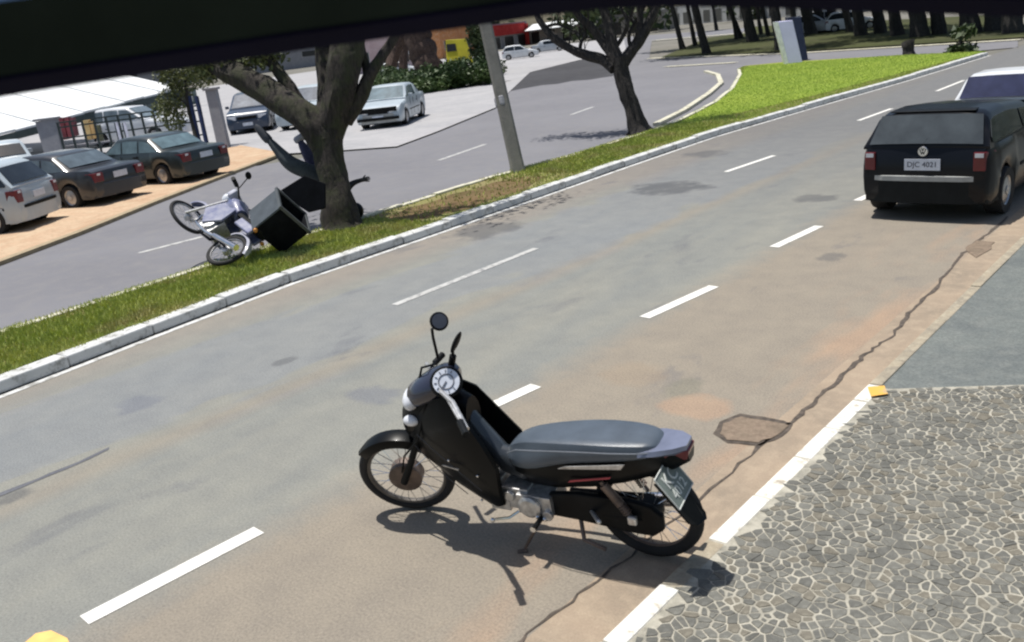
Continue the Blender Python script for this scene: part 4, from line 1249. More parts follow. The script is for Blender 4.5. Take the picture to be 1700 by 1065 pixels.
# big tree on the median
b1 = G((570, 388)); D1 = cm.depth(b1)
T1 = thing('street_tree', 'large mossy street tree on the median behind the crashing motorcycle', 'tree', b1)
def A1(x, y, dd=0): return AT((x, y), D1 + dd) - b1
mb = MB()
limb(mb, [A1(578, 400), A1(570, 378), A1(560, 330), A1(548, 270), A1(540, 225)], [.42, .31, .245, .22, .25], 18, .13)
for k in range(6):   # root flare
    a = 2 * math.pi * k / 6 + .3
    limb(mb, [A1(566, 350), A1(569, 380) + Vector((math.cos(a) * .2, math.sin(a) * .2, -.02)), A1(572, 388) + Vector((math.cos(a) * .46, math.sin(a) * .46, -.10))], [.13, .14, .05], 8, .2, k)
mb.build('trunk', M_bark, T1, smooth=True)
tips1 = []
for i, (pts, rd) in enumerate((
    ([A1(542, 235), A1(505, 193), A1(462, 165, .2), A1(410, 132, .4), A1(365, 108, .6), A1(330, 60, .8), A1(310, -20, 1)], [.25, .23, .22, .21, .19, .12, .05]),
    ([A1(545, 230), A1(560, 175, -.1), A1(572, 120, -.2), A1(578, 60, -.2), A1(570, -40, -.3)], [.23, .25, .26, .24, .14]),
    ([A1(538, 228), A1(548, 165, .3), A1(542, 110, .4), A1(534, 60, .4), A1(500, -30, .4)], [.20, .20, .18, .15, .08]),
    ([A1(520, 205, .2), A1(490, 160, .3), A1(462, 118, .4), A1(440, 80, .5), A1(430, 0, .5)], [.11, .11, .10, .08, .05]),
    ([A1(572, 200), A1(598, 160, -.1), A1(612, 128, -.1), A1(632, 95, 0), A1(655, 60, .1), A1(690, -10, .2)], [.15, .12, .10, .08, .07, .04]),
    ([A1(612, 128), A1(604, 95), A1(600, 60), A1(612, 0)], [.07, .06, .05, .03]))):
    mb = MB(); limb(mb, pts, rd, 14, .14, i * 3); rg = random.Random(i)
    twigs(mb, Vector(pts[-1]), Vector(pts[-1]) - Vector(pts[-2]), .8, rd[-1] * .8, 2, rg, tips1)
    mb.build('branch', M_bark, T1, smooth=True)
tc = [t + Vector((0, 0, .2)) for t in tips1 if t.z > 2.7]
leaves('crown', tc, .75, 1500, .07, M_leaf_d, T1, 2)
# small leaf tufts hanging from the left limb
leaves('leaf_tuft', [A1(372, 88, .5), A1(350, 76, .6), A1(400, 84, .6), A1(430, 78, .5), A1(352, 108, .6), A1(340, 120, .7), A1(385, 118, .6), A1(415, 100, .5), A1(325, 95, .8), A1(450, 95, .4)], .30, 2200, .05, M_leaf_o, T1, 3)

# second tree
b2 = G((1062, 222)); D2 = cm.depth(b2)
T2 = thing('street_tree', 'dark bare-branched tree on the median between the lamp pole and the lawn', 'tree', b2)
def A2(x, y, dd=0): return AT((x, y), D2 + dd) - b2
mb = MB()
limb(mb, [A2(1066, 228), A2(1060, 212), A2(1050, 180), A2(1040, 150), A2(1031, 118), A2(1026, 98)], [.36, .25, .20, .19, .19, .22], 14, .12, 5)
for k in range(5):
    a = 2 * math.pi * k / 5
    limb(mb, [A2(1056, 200), A2(1061, 215) + Vector((math.cos(a) * .15, math.sin(a) * .15, 0)), A2(1063, 222) + Vector((math.cos(a) * .42, math.sin(a) * .42, -.1))], [.1, .1, .04], 8, .2, k)
mb.build('trunk', M_bark2, T2, smooth=True)
tips2 = []
for i, (pts, rd) in enumerate((
    ([A2(1020, 112), A2(1000, 98, .2), A2(975, 92, .3), A2(945, 80, .4), A2(915, 58, .5), A2(895, 32, .6), A2(880, -10, .7)], [.15, .13, .12, .11, .10, .08, .05]),
    ([A2(1024, 105), A2(1016, 75), A2(1012, 45), A2(1002, 15), A2(990, -30)], [.18, .15, .13, .11, .07]),
    ([A2(1018, 92), A2(1000, 66, .2), A2(982, 45, .2), A2(960, 25, .3), A2(940, -10, .3)], [.13, .12, .11, .09, .05]),
    ([A2(1034, 105), A2(1054, 78), A2(1068, 56), A2(1080, 32), A2(1092, 5), A2(1105, -30)], [.16, .14, .12, .11, .10, .06]),
    ([A2(1058, 72), A2(1062, 45), A2(1062, 20), A2(1058, -15)], [.10, .09, .08, .05]),
    ([A2(1018, 84), A2(1034, 60, -.1), A2(1042, 38, -.1), A2(1030, 10, -.1)], [.06, .05, .045, .03]),
    ([A2(1050, 88), A2(1044, 62), A2(1052, 40), A2(1072, 8)], [.05, .045, .04, .03]),
    ([A2(962, 88, .35), A2(965, 70, .35), A2(972, 55, .3), A2(966, 38, .3)], [.05, .045, .04, .03]),
    ([A2(905, 45, .5), A2(925, 40, .5), A2(950, 50, .5)], [.04, .035, .02]))):
    mb = MB(); limb(mb, pts, rd, 10, .14, i * 5); rg = random.Random(20 + i)
    if pts[-1].z > 2.4: twigs(mb, Vector(pts[-1]), Vector(pts[-1]) - Vector(pts[-2]), .7, rd[-1] * .8, 2, rg, tips2)
    for f_ in (.35, .8):
        q = Vector(pts[int((len(pts) - 1) * f_)]); twigs(mb, q, Vector((rg.uniform(-.9, .9), rg.uniform(-.5, .5), .7)), .34, .018, 2, rg, [])
    q = Vector(pts[len(pts) // 2]); twigs(mb, q, Vector((rg.uniform(-.5, .5), rg.uniform(-.5, .5), .9)), .38, .022, 2, rg, [])
    mb.build('branch', M_bark2, T2, smooth=True)
leaves('crown', [t for t in tips2 if t.z > 3.7], .7, 2600, .085, M_leaf_d, T2, 5)

# ------------------------------------------------------------------ concrete pole
pb = G((862, 292)); DP = cm.depth(pb)
PO = thing('lamp_pole', 'tapering concrete pole leaning left on the median between the two trees', 'pole', pb)
M_pole = blotch_mat('pole_concrete', (.25, .245, .22), (.20, .195, .175), (.30, .29, .26), 1.5, 8, 50)
ptop = AT((795, -10), DP) - pb
ax = ptop.normalized(); u = ax.cross(Vector(cm.M[2])).normalized(); w = ax.cross(u)
rings = []
for k in range(14):
    t = -.06 + k / 13 * 2.0; c = ptop * t; r = .135 * (1 - .12 * t) * (1.12 if k == 0 else 1)
    rings.append([c + u * x * r + w * y_ * r for x, y_ in ((-1, -.7), (-.7, -1), (.7, -1), (1, -.7), (1, .7), (.7, 1), (-.7, 1), (-1, .7))])
MB().rings(rings).build('pole_shaft', M_pole, PO)
q = AT((833, 168), DP) - pb
MB().lathe([(.132, -.09), (.14, -.06), (.14, .07), (.132, .09)], q, ax, 14).build('pale_band', mat('pale_band', (.42, .42, .44), .8, scale=20, var=.3), PO)

# ------------------------------------------------------------------ fallen motorcycle, box, rider
M_bluebike = mat('blue_white_fairing', (.06, .07, .15), .4, coat=.15, var=.5, scale=9, tint=(.26, .27, .34))
M_whitep = mat('white_fairing', (.42, .43, .50), .3, coat=.5, scale=10)
Pr = G((377, 416), .30); dist = (Pr - Vector((0, 0, CAM_H))).length; Dr = cm.depth(Pr)
Pf = AT((312, 360), Dr + .75)
fwd_ = (Pf - Pr); wb2 = fwd_.length; fwd_ = fwd_.normalized()
ir = Vector(cm.M[0]); idn = Vector(cm.M[1]); iw = Vector(cm.M[2])
upv = ir * .80 - idn * .50 + iw * .30; upv = (upv - fwd_ * upv.dot(fwd_)).normalized(); lf = upv.cross(fwd_)
FB = thing('crashed_motorcycle', 'blue and white motorcycle thrown on its side by the big tree, front wheel raised', 'motorcycle', M_=basis(Pr, fwd_, lf, upv))
sc_ = wb2 / 1.28
bike_wheel(FB, (0, 0, 0), (0, 1, 0), .29, .07, .042, M_rim)
fa = Matrix.Rotation(R(28), 3, 'Z') @ Vector((0, 1, 0)); fa = (fa + Vector((-.3, 0, 1.3))).normalized()
bike_wheel(FB, (wb2, 0, 0), fa, .30, .05, .036, M_rim)
fk = MB()
for s in (1, -1): fk.tube([Vector((wb2, s * .08, 0)), Vector((wb2 - .28, s * .075, .55))], [.022, .018], 8)
fk.build('fork', M_silver, FB, smooth=True)
arc_shell((wb2, 0, 0), None, .335, 35, 150, .05, drop=.04).build('front_fender', M_bluebike, FB, smooth=True)
arc_shell((0, 0, 0), None, .34, 40, 160, .06, drop=.04).build('rear_fender', M_whitep, FB, smooth=True)
tk = []
for (x, z, w_, h) in ((wb2 - .32, .52, .05, .06), (wb2 - .42, .55, .12, .11), (wb2 - .58, .55, .14, .12), (wb2 - .74, .50, .10, .08)):
    tk.append([(x, w_ * 1.3 * math.cos(a), z + h * 1.25 * math.sin(a)) for a in [2 * math.pi * k / 12 for k in range(12)]])
for s in (1, -1): MB().add([(wb2 - .26, s * .06, .5), (wb2 - .30, s * .17, .22), (.62, s * .20, .02), (.42, s * .19, .22), (.50, s * .16, .48), (wb2 - .45, s * .12, .56)], [(0, 1, 2, 3, 4, 5)]).build('side_fairing', M_bluebike, FB).modifiers.new('solid', 'SOLIDIFY').thickness = .03
MB().rings(tk).build('fuel_tank', M_bluebike, FB, smooth=True)
MB().box((.18, 0, .50), (.62, .22, .09), top=(1, .8)).build('seat', M_black, FB, bevel=.03)
MB().box((.12, .10, .40), (.40, .05, .14)).box((.12, -.10, .40), (.40, .05, .14)).build('side_panel', M_bluebike, FB, bevel=.02)
en = MB().box((.58, 0, .12), (.30, .26, .26)).lathe([(0, 0), (.11, 0), (.11, .05), (0, .06)], (.58, .12, .10), (0, 1, 0), 16).lathe([(0, 0), (.11, 0), (.11, .05), (0, .06)], (.58, -.12, .10), (0, -1, 0), 16)
for k in range(6): en.box((.70 + k * .02, 0, .30 + k * .012), (.012, .19, .15))
en.build('engine', M_silver, FB, bevel=.01)
MB().tube([(.80, .05, .28), (.92, .09, .12), (.80, .13, -.02), (.45, .15, -.04), (.2, .15, .0)], .018, 8).tube([(.25, .15, .0), (-.30, .17, .06)], [.035, .045], 12).build('exhaust', M_chrome, FB, smooth=True)
fr = MB().tube([(wb2 - .30, 0, .50), (wb2 - .45, 0, .20), (.70, 0, -.05), (.45, 0, -.04), (.30, 0, .1)], .022, 8).tube([(wb2 - .30, 0, .52), (.4, 0, .45), (-.1, 0, .46)], .02, 8)
for s in (1, -1): fr.tube([(.42, s * .09, .0), (0, s * .09, 0)], .02, 8)
fr.build('frame', M_black, FB, smooth=True)
MB().ball((wb2 - .16, 0, .60), (.09, .10, .10)).build('headlight', M_clear, FB, smooth=True)
MB().box((wb2 - .20, 0, .68), (.10, .24, .16)).build('headlight_cowl', M_whitep, FB, bevel=.03)
MB().tube([(wb2 - .42, .38, .72), (wb2 - .34, .22, .76), (wb2 - .30, 0, .70), (wb2 - .34, -.22, .76), (wb2 - .42, -.38, .72)], .013, 8).build('handlebar', M_black, FB, smooth=True)
for s in (1, -1): MB().tube([(wb2 - .40, s * .28, .73), (wb2 - .45, s * .44, .715)], .032, 8).build('handgrip', M_black, FB, smooth=True)
for s in (1, -1):
    m = MB().tube([(wb2 - .36, s * .2, .76), (wb2 - .38, s * .28, .92)], .008, 6).build('mirror', M_black, FB)
    MB().ball((wb2 - .38, s * .31, .95), (.02, .065, .045)).build('mirror_shell', M_black, m, smooth=True)
    MB().ball((-.12, s * .12, .44), (.03, .035, .03)).build('turn_signal', mat('amber_lens', (.6, .25, .05), .3), FB, smooth=True)

# delivery box: body with open lid, in the air next to the tree
Db = Dr + .35
A_, B_, C_, Dd = AT((413, 350), Db), AT((459, 313), Db - .09), AT((474, 335), Db - .44), AT((426, 374), Db - .35)
base = (A_ + Dd) / 2; axis_b = ((B_ - A_) + (C_ - Dd)).normalized(); sideb = (Dd - A_); sideb = (sideb - axis_b * sideb.dot(axis_b)).normalized(); depb = axis_b.cross(sideb)
if depb.dot(iw) < 0: depb = -depb
Lb, Wb_ = (B_ - A_).length * 1.0, (Dd - A_).length
# box frame: x = axis (towards the opening), y = light face width, z = depth of the other side
E_ = AT((468, 403), Db - .1); dv = E_ - Dd; dv = dv - axis_b * dv.dot(axis_b)
z2 = (idn * .31 + iw * .35 + ir * .39); z2 = (z2 - axis_b * z2.dot(axis_b) - sideb * z2.dot(sideb)).normalized()
MBX = basis(A_, axis_b, sideb, z2)
BX = thing('delivery_box', 'open black delivery box, lit face coloured grey, flying off the crashed motorcycle, lid thrown back', 'delivery box', M_=MBX)
M_box = mat('box_lit_side', (.085, .10, .115), .8, var=.15); M_boxk = mat('box_black_fabric', (.007, .008, .010), .9, var=.3)  # grey stands for the light on one face of the black box
for _m in (M_box, M_boxk): _m.node_tree.nodes['Principled BSDF'].inputs['Specular IOR Level'].default_value = .1
Hz = .58; th = .03
def wall(nm, c, s, m): return MB().box(c, s).build(nm, m, BX, bevel=.008)
wall('panel', (Lb / 2, Wb_ / 2, th / 2), (Lb, Wb_, th), M_box)
wall('panel', (Lb / 2, Wb_ / 2, Hz - th / 2), (Lb, Wb_, th), M_boxk)
wall('panel', (Lb / 2, th / 2, Hz / 2), (Lb - .004, th, Hz - 2 * th - .004), M_boxk)
wall('panel', (Lb / 2, Wb_ - th / 2, Hz / 2), (Lb - .004, th, Hz - 2 * th - .004), M_boxk)
wall('bottom', (th / 2, Wb_ / 2, Hz / 2), (th, Wb_ - 2 * th - .004, Hz - 2 * th - .004), M_boxk)
rm = MB()
for c, s in (((Lb, Wb_ / 2, 0), (.04, Wb_ + .03, .03)), ((Lb, Wb_ / 2, Hz), (.04, Wb_ + .03, .03)), ((Lb, 0, Hz / 2), (.04, .03, Hz - .035)), ((Lb, Wb_, Hz / 2), (.04, .03, Hz - .035))): rm.box(c, s)
rm.build('rim', mat('box_rim_grey', (.07, .08, .085), .5), BX)
# lid: hinged at the top edge of the opening
lid_px = [(466, 315), (505, 291), (540, 304), (540, 345), (512, 352), (490, 338)]
LDm = [MBX.inverted() @ AT(p, Db + .25) for p in lid_px]
nl = (MBX.to_3x3().inverted() @ iw).normalized()
MB().slab(LDm, nl * .05).build('lid', M_boxk, BX, bevel=.01)

# rider
def skin_fig(edges, name, mats, parent, matf):
    """edges: list of chains [(point, radius), ...]; one continuous skinned surface"""
    vs = []; es = []; rads = []; key = {}
    def vid(p, r):
        k = tuple(round(q, 4) for q in p)
        if k not in key: key[k] = len(vs); vs.append(tuple(p)); rads.append(r)
        return key[k]
    for ch in edges:
        ids = [vid(p, r) for p, r in ch]
        for a, b in zip(ids, ids[1:]): es.append((a, b))
    me = bpy.data.meshes.new(name); me.from_pydata(vs, es, []); o = bpy.data.objects.new(name, me); col.objects.link(o)
    sm = o.modifiers.new('skin', 'SKIN'); sm.use_smooth_shade = True
    for i, d in enumerate(me.skin_vertices[0].data): d.radius = (rads[i], rads[i]); d.use_root = (i == 0)
    ss = o.modifiers.new('sub', 'SUBSURF'); ss.levels = ss.render_levels = 2
    dg = bpy.context.evaluated_depsgraph_get(); nm = bpy.data.meshes.new_from_object(o.evaluated_get(dg)); bpy.data.objects.remove(o)
    nm.materials.clear()
    for m in mats: nm.materials.append(m)
    for f in nm.polygons: f.material_index = matf(f.center); f.use_smooth = True
    nm.name = name; o = bpy.data.objects.new(name, nm); col.objects.link(o); o.parent = parent
    return o


Dp = D1 + .45
po = G((540, 395))
RD = thing('person', 'rider thrown upside down behind the big tree, legs up in dark trousers, arm stretched out', 'person', po)
def P(x, y, dd=0): return AT((x, y), Dp + dd) - po
pel = P(536, 292)
hipL, hipR = P(522, 288, -.1), P(530, 280, .12)
legL = [(pel, .13), (hipL, .13), (P(501, 280, -.15), .14), (P(486, 274, -.2), .135), (P(474, 264, -.2), .12), (P(464, 252, -.2), .09), (P(451, 237, -.2), .065), (P(443, 229, -.2), .042)]
legR = [(pel, .13), (hipR, .13), (P(520, 268, .1), .13), (P(512, 256, .05), .11), (P(506, 246, .05), .09), (P(500, 238, .05), .06), (P(498, 231, .05), .04)]
chest = P(566, 320, .05); neck = P(580, 336, .05)
tor = [(pel, .13), (P(550, 304), .135), (chest, .155), (neck, .06), (P(586, 343, .05), .06)]
armR = [(chest, .155), (P(576, 312, -.05), .07), (P(585, 304, -.02), .05), (P(592, 301), .042), (P(599, 299), .034), (P(603, 298.5), .036)]
armL = [(chest, .155), (P(556, 335, -.1), .065), (P(553, 350, -.15), .05), (P(560, 360, -.15), .04), (P(564, 364, -.15), .036)]
fing = []
hc, hd = P(603, 298.5), (P(603, 298.5) - P(592, 301)).normalized()
hup = Vector((0, 0, 1)); hs_ = hd.cross(hup).normalized()
for k, (o_, l_) in enumerate(((-.03, .05), (-.01, .065), (.01, .07), (.03, .06))):
    fing.append([(hc, .036), (hc + hd * .05 + hup * o_, .012), (hc + hd * (.05 + l_ * .5) + hup * o_ * 1.1, .010), (hc + hd * (.05 + l_) + hup * (o_ * 1.1 - .012), .008)])
fing.append([(hc, .036), (hc + hd * .02 + hup * .045, .012), (hc + hd * .05 + hup * .07, .010)])
M_tr = mat('dark_trousers', (.05, .062, .068), .8, var=.25, scale=12)
M_tr2 = mat('indigo_jeans', (.07, .07, .13), .8, var=.25, scale=12)
M_shirt = mat('black_jacket', (.015, .016, .02), .7, var=.3); M_skin = mat('dark_glove', (.05, .045, .042), .7)
segs = [(legL, 0), (legR, 1), (tor, 2), (armR, 2), (armL, 2)]
def region(c):
    best = (9, 0)
    for ch, mi in segs:
        for (a, _), (b, _) in zip(ch, ch[1:]):
            ab = b - a; t = max(0, min(1, (c - a).dot(ab) / ab.length_squared)); d = (c - (a + ab * t)).length
            if d < best[0]: best = (d, mi)
    if (c - P(603, 298.5)).length < .05 or (c - hc).dot(hd) > -.01 and (c - hc).length < .16: return 3
    return best[1]
skin_fig([legL, legR, tor, armR, armL] + fing, 'body', [M_tr, M_tr2, M_shirt, M_skin], RD, region)
def shoe(ank, toe_dir, nm='shoe'):
    z = Vector(toe_dir).normalized(); x = z.cross(Vector((0, 1, .2))).normalized(); y_ = z.cross(x)
    rings = []
    for t, w_, h in ((-.10, .04, .05), (-.07, .06, .075), (0, .062, .08), (.09, .066, .065), (.18, .066, .05), (.24, .045, .03)):
        rings.append([ank + z * t + x * w_ * math.cos(a) + y_ * h * math.sin(a) for a in [2 * math.pi * k / 10 for k in range(10)]])
    return MB().rings(rings).build(nm, mat('dark_shoe', (.05, .055, .065), .5), RD, smooth=True)
shoe(P(441, 227, -.2), P(434, 222, -.2) - P(443, 230, -.2) + Vector((0, 0, .02)))
o = shoe(P(498, 229, .05), P(507, 224, .05) - P(497, 230, .05)); o.data.materials[0] = mat('pale_shoe', (.45, .45, .50), .5); o['label'] = 'pale shoe'
MB().ball(P(590, 350, .05), (.135, .135, .14), 16, 12).build('helmet', M_gblack, RD, smooth=True)

# ------------------------------------------------------------------ sign pylon on the lawn
sb = G((1321, 108)); DS = cm.depth(sb)
SG = thing('sign_pylon', 'tall white sign pylon standing at the far edge of the green lawn', 'sign', sb)
st_, sl_ = AT((1302, 34), DS) - sb, AT((1289, 36), DS) - sb; sr_ = AT((1316, 33), DS) - sb
bl_, br_ = AT((1308, 108), DS) - sb, AT((1334, 106), DS) - sb
dpt = Vector((iw.x, iw.y, 0)).normalized() * .45
MB().slab([bl_ - Vector((0, 0, .1)), br_ - Vector((0, 0, .1)), sr_, sl_], dpt).build('panel', mat('sign_blue_white', (.62, .61, .86), .7, var=.06, scale=1), SG, bevel=.02)
e = (br_ - bl_).normalized()
MB().slab([bl_ - e * .10 - Vector((0, 0, .1)), bl_ + e * .06 - Vector((0, 0, .1)), sl_ + e * .06, sl_ - e * .12], dpt * .5 - dpt * .05).xf(Matrix.Translation(-dpt * .1)).build('edge_strip', mat('sign_white_edge', (.75, .76, .72), .5), SG)
ub = G((1338, 100)); DU = cm.depth(ub)
UT = thing('utility_cabinet', 'dark blue utility cabinet right behind the white sign pylon', 'cabinet', ub)
uu = [AT(p, DU) - ub for p in ((1322, 104), (1342, 99), (1330, 28), (1308, 28))]
MB().slab(uu, dpt).build('cabinet_body', mat('navy_cabinet', (.015, .022, .05), .5), UT, bevel=.02)

# ------------------------------------------------------------------ park
sheet_obj('park_lawn', [(G(p).x, G(p).y) for p in ((1098, 96), (1330, 86), (1695, 64), (1760, 58), (1640, 26), (1240, 45), (1240, 56), (1175, 63))], .06,
          blotch_mat('park_grass', (.075, .085, .035), (.05, .055, .03), (.10, .095, .06), .08, .4, 6))
pk = [(1134, 82, 1108, .24), (1154, 77, 1140, .2), (1174, 90, 1144, .3), (1230, 64, 1204, .26), (1222, 66, 1212, .14), (1250, 70, 1232, .48), (1264, 58, 1252, .2), (1276, 60, 1262, .2),
      (1296, 84, 1284, .34), (1347, 58, 1334, .5), (1366, 54, 1352, .42), (1390, 50, 1372, .38), (1412, 54, 1398, .3), (1430, 60, 1420, .4), (1462, 56, 1452, .4), (1490, 60, 1478, .4), (1528, 62, 1516, .5), (1560, 58, 1552, .4), (1612, 56, 1602, .5), (1652, 52, 1646, .5), (1682, 56, 1676, .5), (1118, 40, 1110, .2), (1190, 50, 1180, .25), (1320, 48, 1312, .3)]
words = ['leftmost slim park tree beside the side street', 'thin park tree between the two leftmost slim trees', 'park tree with dark trunk closest to the junction', 'park tree with slanting trunk left of the thick one', 'very thin park tree touching the slanting trunk',
         'thick-trunked park tree left of the white sign pylon', 'slim park tree just right of the thick-trunked one', 'slim park tree halfway to the white sign pylon', 'park tree close behind the left edge of the white sign pylon', 'broad dark park tree just right of the navy cabinet',
         'park tree second to the right of the navy cabinet', 'park tree third to the right of the navy cabinet', 'park tree fourth to the right of the navy cabinet', 'park tree behind the lawn, fifth right of the cabinet', 'park tree over the middle of the lawn, sixth right of the cabinet',
         'park tree left of the stump, behind the street', 'broad park tree just right of the stump', 'park tree above the palm sapling', 'broad park tree right of the palm sapling', 'park tree second from the right edge', 'park tree at the far right edge', 'thin distant park tree at the left end of the park', 'thin distant park tree behind the closest one', 'thin distant park tree behind the cabinet']
for i, (x, y_, xt, r0) in enumerate(pk):
    b = G((x, y_)); D = cm.depth(b); t = thing('park_tree', words[i], 'tree', b, group='trees in the park across the junction')
    top = AT((xt, 5), D) - b; d = top.normalized(); rg = random.Random(i)
    d = (d * .8 + Vector((0, 0, .2))).normalized() if d.z > .3 else Vector((0, 0, 1))
    Hh = max(top.length * 1.3, 6.5)
    mb = MB(); limb(mb, [-d * .2, d * Hh * .15, d * Hh * .5 + Vector((rg.uniform(-.1, .1), 0, 0)), d * Hh], [r0 * 1.15, r0 * .85, r0 * .75, r0 * .5], 8, .12, i)
    tp = []
    for k in range(3): twigs(mb, d * Hh * (.75 + .12 * k), Vector((rg.uniform(-1, 1), rg.uniform(-1, 1), .7)), 1.8, r0 * .4, 1, rg, tp)
    mb.build('trunk', M_bark3, t, smooth=True)
    leaves('crown', tp + [d * (Hh + 1)], 2.8, 1500, .28, M_leaf_d, t, i + 40, flat=.6)
# stump and palm sapling at the lawn edge
b = G((1510, 92)); D = cm.depth(b)
t = thing('tree_stump', 'short dark stump at the back edge of the green lawn', 'stump', b)
mb = MB(); limb(mb, [Vector((0, 0, -.1)), AT((1509, 82), D) - b, AT((1507, 68), D) - b], [.30, .22, .24], 10, .25); mb.build('trunk', M_bark2, t, smooth=True)
b = G((1596, 88)); D = cm.depth(b)
t = thing('palm_sapling', 'small bent dark plant with drooping leaves at the far end of the lawn', 'plant', b)
mb = MB(); limb(mb, [Vector((0, 0, -.1)), AT((1592, 76), D) - b, AT((1600, 55), D) - b], [.12, .08, .05], 6, .2); mb.build('stem', M_bark2, t, smooth=True)
leaves('leaf_tuft', [AT((1604, 84), D) - b, AT((1596, 80), D) - b, AT((1600, 52), D) - b, AT((1590, 84), D) - b], .42, 260, .2, M_leaf_d, t, 9, flat=.5)

# ------------------------------------------------------------------ background buildings
def facing_box(name, label, cat, px_l, px_r, z_top, m, depth=6, gz=0., door=None):
    """a building whose front foot runs between two ground bearings"""
    a, b = G(px_l), G(px_r); t = thing(name, label, cat, a); d = b - a; n = Vector((-d.y, d.x, 0)).normalized()
    if n.dot(Vector((iw.x, iw.y, 0))) < 0: n = -n
    MB().slab([Vector((0, 0, -.2)), d - Vector((0, 0, .2)), d + n * depth - Vector((0, 0, .2)), n * depth - Vector((0, 0, .2))], (0, 0, z_top + .2)).build('wall', m, t)
    return t, d, n


M_wall_w = blotch_mat('white_wall', (.62, .62, .60), (.52, .52, .50), (.68, .68, .66), .2, 1.5, 10)
M_wall_g = blotch_mat('grey_wall', (.30, .30, .32), (.25, .25, .27), (.36, .36, .38), .2, 1.5, 10)
M_wall_p = blotch_mat('pink_wall', (.55, .42, .42), (.48, .36, .36), (.62, .52, .52), .2, 1.5, 10)
M_redw = blotch_mat('red_wall', (.50, .05, .05), (.42, .04, .04), (.6, .10, .09), .3, 2, 10)
M_orw = blotch_mat('orange_wall', (.52, .24, .10), (.42, .18, .08), (.55, .38, .25), .3, 2, 10)
M_darkopen = mat('dark_opening', (.02, .022, .025), .4)
M_roofw = blotch_mat('white_canopy_sheet', (.74, .76, .76), (.64, .66, .66), (.80, .80, .80), .15, 1, 8)


def openings(t, d, n, z0, z1, cnt, frac=.6, m=M_darkopen, nm='window'):
    L = d.length; e = d / L
    for k in range(cnt):
        c0 = e * (L * (k + .5 - frac / 2) / cnt); c1 = e * (L * (k + .5 + frac / 2) / cnt)
        f = MB().slab([c0 + Vector((0, 0, z0)), c1 + Vector((0, 0, z0)), c1 + Vector((0, 0, z1)), c0 + Vector((0, 0, z1))], -n * .06).build(nm, m, t)
        fr_ = MB(); w = .06
        for a, b in ((c0, c0 + Vector((0, 0, 0))), (c1, c1)):
            fr_.box(a + Vector((0, 0, (z0 + z1) / 2)) - n * .05, (w, w, z1 - z0 + w))
        fr_.build('window_frame', M_wall_w, f)


# car-yard canopy (white, long low roof on thin posts)
can_px = [(-260, 300), (60, 212), (310, 150), (420, 120)]
CP = thing('yard_canopy', 'long white canopy roof of the car yard at the upper left', 'canopy', G((60, 262)))
pa, pb2 = AT((-260, 292), 30), AT((300, 148), 42)
dd_ = (pb2 - pa); nn = Vector((-dd_.y, dd_.x, 0)).normalized()
if nn.dot(iw) < 0: nn = -nn
O_ = CP.matrix_basis.translation
pts = [pa, pb2, pb2 + nn * 14 + Vector((0, 0, 3.4)), pa + nn * 14 + Vector((0, 0, 3.4))]
M_post = mat('white_post', (.5, .5, .5), .6)
N = 14
for k in range(N):
    q0 = pts[0].lerp(pts[1], k / N); q1 = pts[0].lerp(pts[1], (k + 1) / N - .001); q2 = pts[3].lerp(pts[2], (k + 1) / N - .001); q3 = pts[3].lerp(pts[2], k / N)
    MB().slab([q - O_ + Vector((0, 0, .03 * (k % 2))) for q in (q0, q1, q2, q3)], (0, 0, .08)).build('roof_panel', M_roofw, CP)
MB().slab([pa - O_ - nn * .02, pb2 - O_ - nn * .02, pb2 - O_ - nn * .02 - Vector((0, 0, .28)), pa - O_ - nn * .02 - Vector((0, 0, .28))], nn * .05).build('gutter_beam', mat('dark_green_beam', (.05, .07, .07), .6), CP)
for k in range(8):
    q = pa.lerp(pb2, (k + .5) / 8) + nn * .3
    MB().box(Vector((q.x, q.y, q.z / 2 - .1)) - O_, (.10, .10, q.z + .1)).build('post', M_post, CP)
# long grey roof behind
t, d, n = facing_box('warehouse', 'long pale grey building behind the white canopy', 'building', (-300, 215), (560, 105), 6.5, M_wall_g, 8)
openings(t, d, n, 3.0, 4.4, 9)
# dark yard interior wall under canopy
t, d, n = facing_box('workshop', 'low dark workshop wall under the canopy edge behind the parked cars', 'building', (-260, 262), (330, 172), 1.35, mat('workshop_wall', (.10, .13, .13), .8, var=.4, scale=2), 1.0)
openings(t, d, n, .3, 1.1, 12, .5, M_darkopen)

M_conpil = blotch_mat('pillar_concrete', (.30, .30, .32), (.26, .26, .28), (.34, .34, .35), 1, 5, 40)


def pillar(label, pl_, pr_, tl, tr_, base_dist=None, zoff=0.):
    b = G(((pl_[0] + pr_[0]) / 2, (pl_[1] + pr_[1]) / 2)); D = cm.depth(b)
    t = thing('gate_pillar', label, 'pillar', b); h = Vector((iw.x, iw.y, 0)).normalized() * .35
    q = [AT(p, D) - b for p in (pl_, pr_, tr_, tl)]; q[0].z -= .1; q[1].z -= .1
    MB().slab(q, h).build('pillar_shaft', M_conpil, t, bevel=.015)
    c = (q[2] + q[3]) / 2
    MB().box(c + h * .5 + Vector((0, 0, .03)), ((q[2] - q[3]).length + .12, .45, .07), Matrix.Rotation(math.atan2((q[2] - q[3]).y, (q[2] - q[3]).x), 3, 'Z')).build('cap', M_conpil, t)
    return t


pillar('pale grey gate pillar at the right end of the yard, beside the olive tree', (362, 250), (380, 247), (340, 150), (357, 148))
pillar('wide grey wall pillar behind the dark grey sedan at the left', (78, 272), (107, 266), (58, 202), (90, 196))
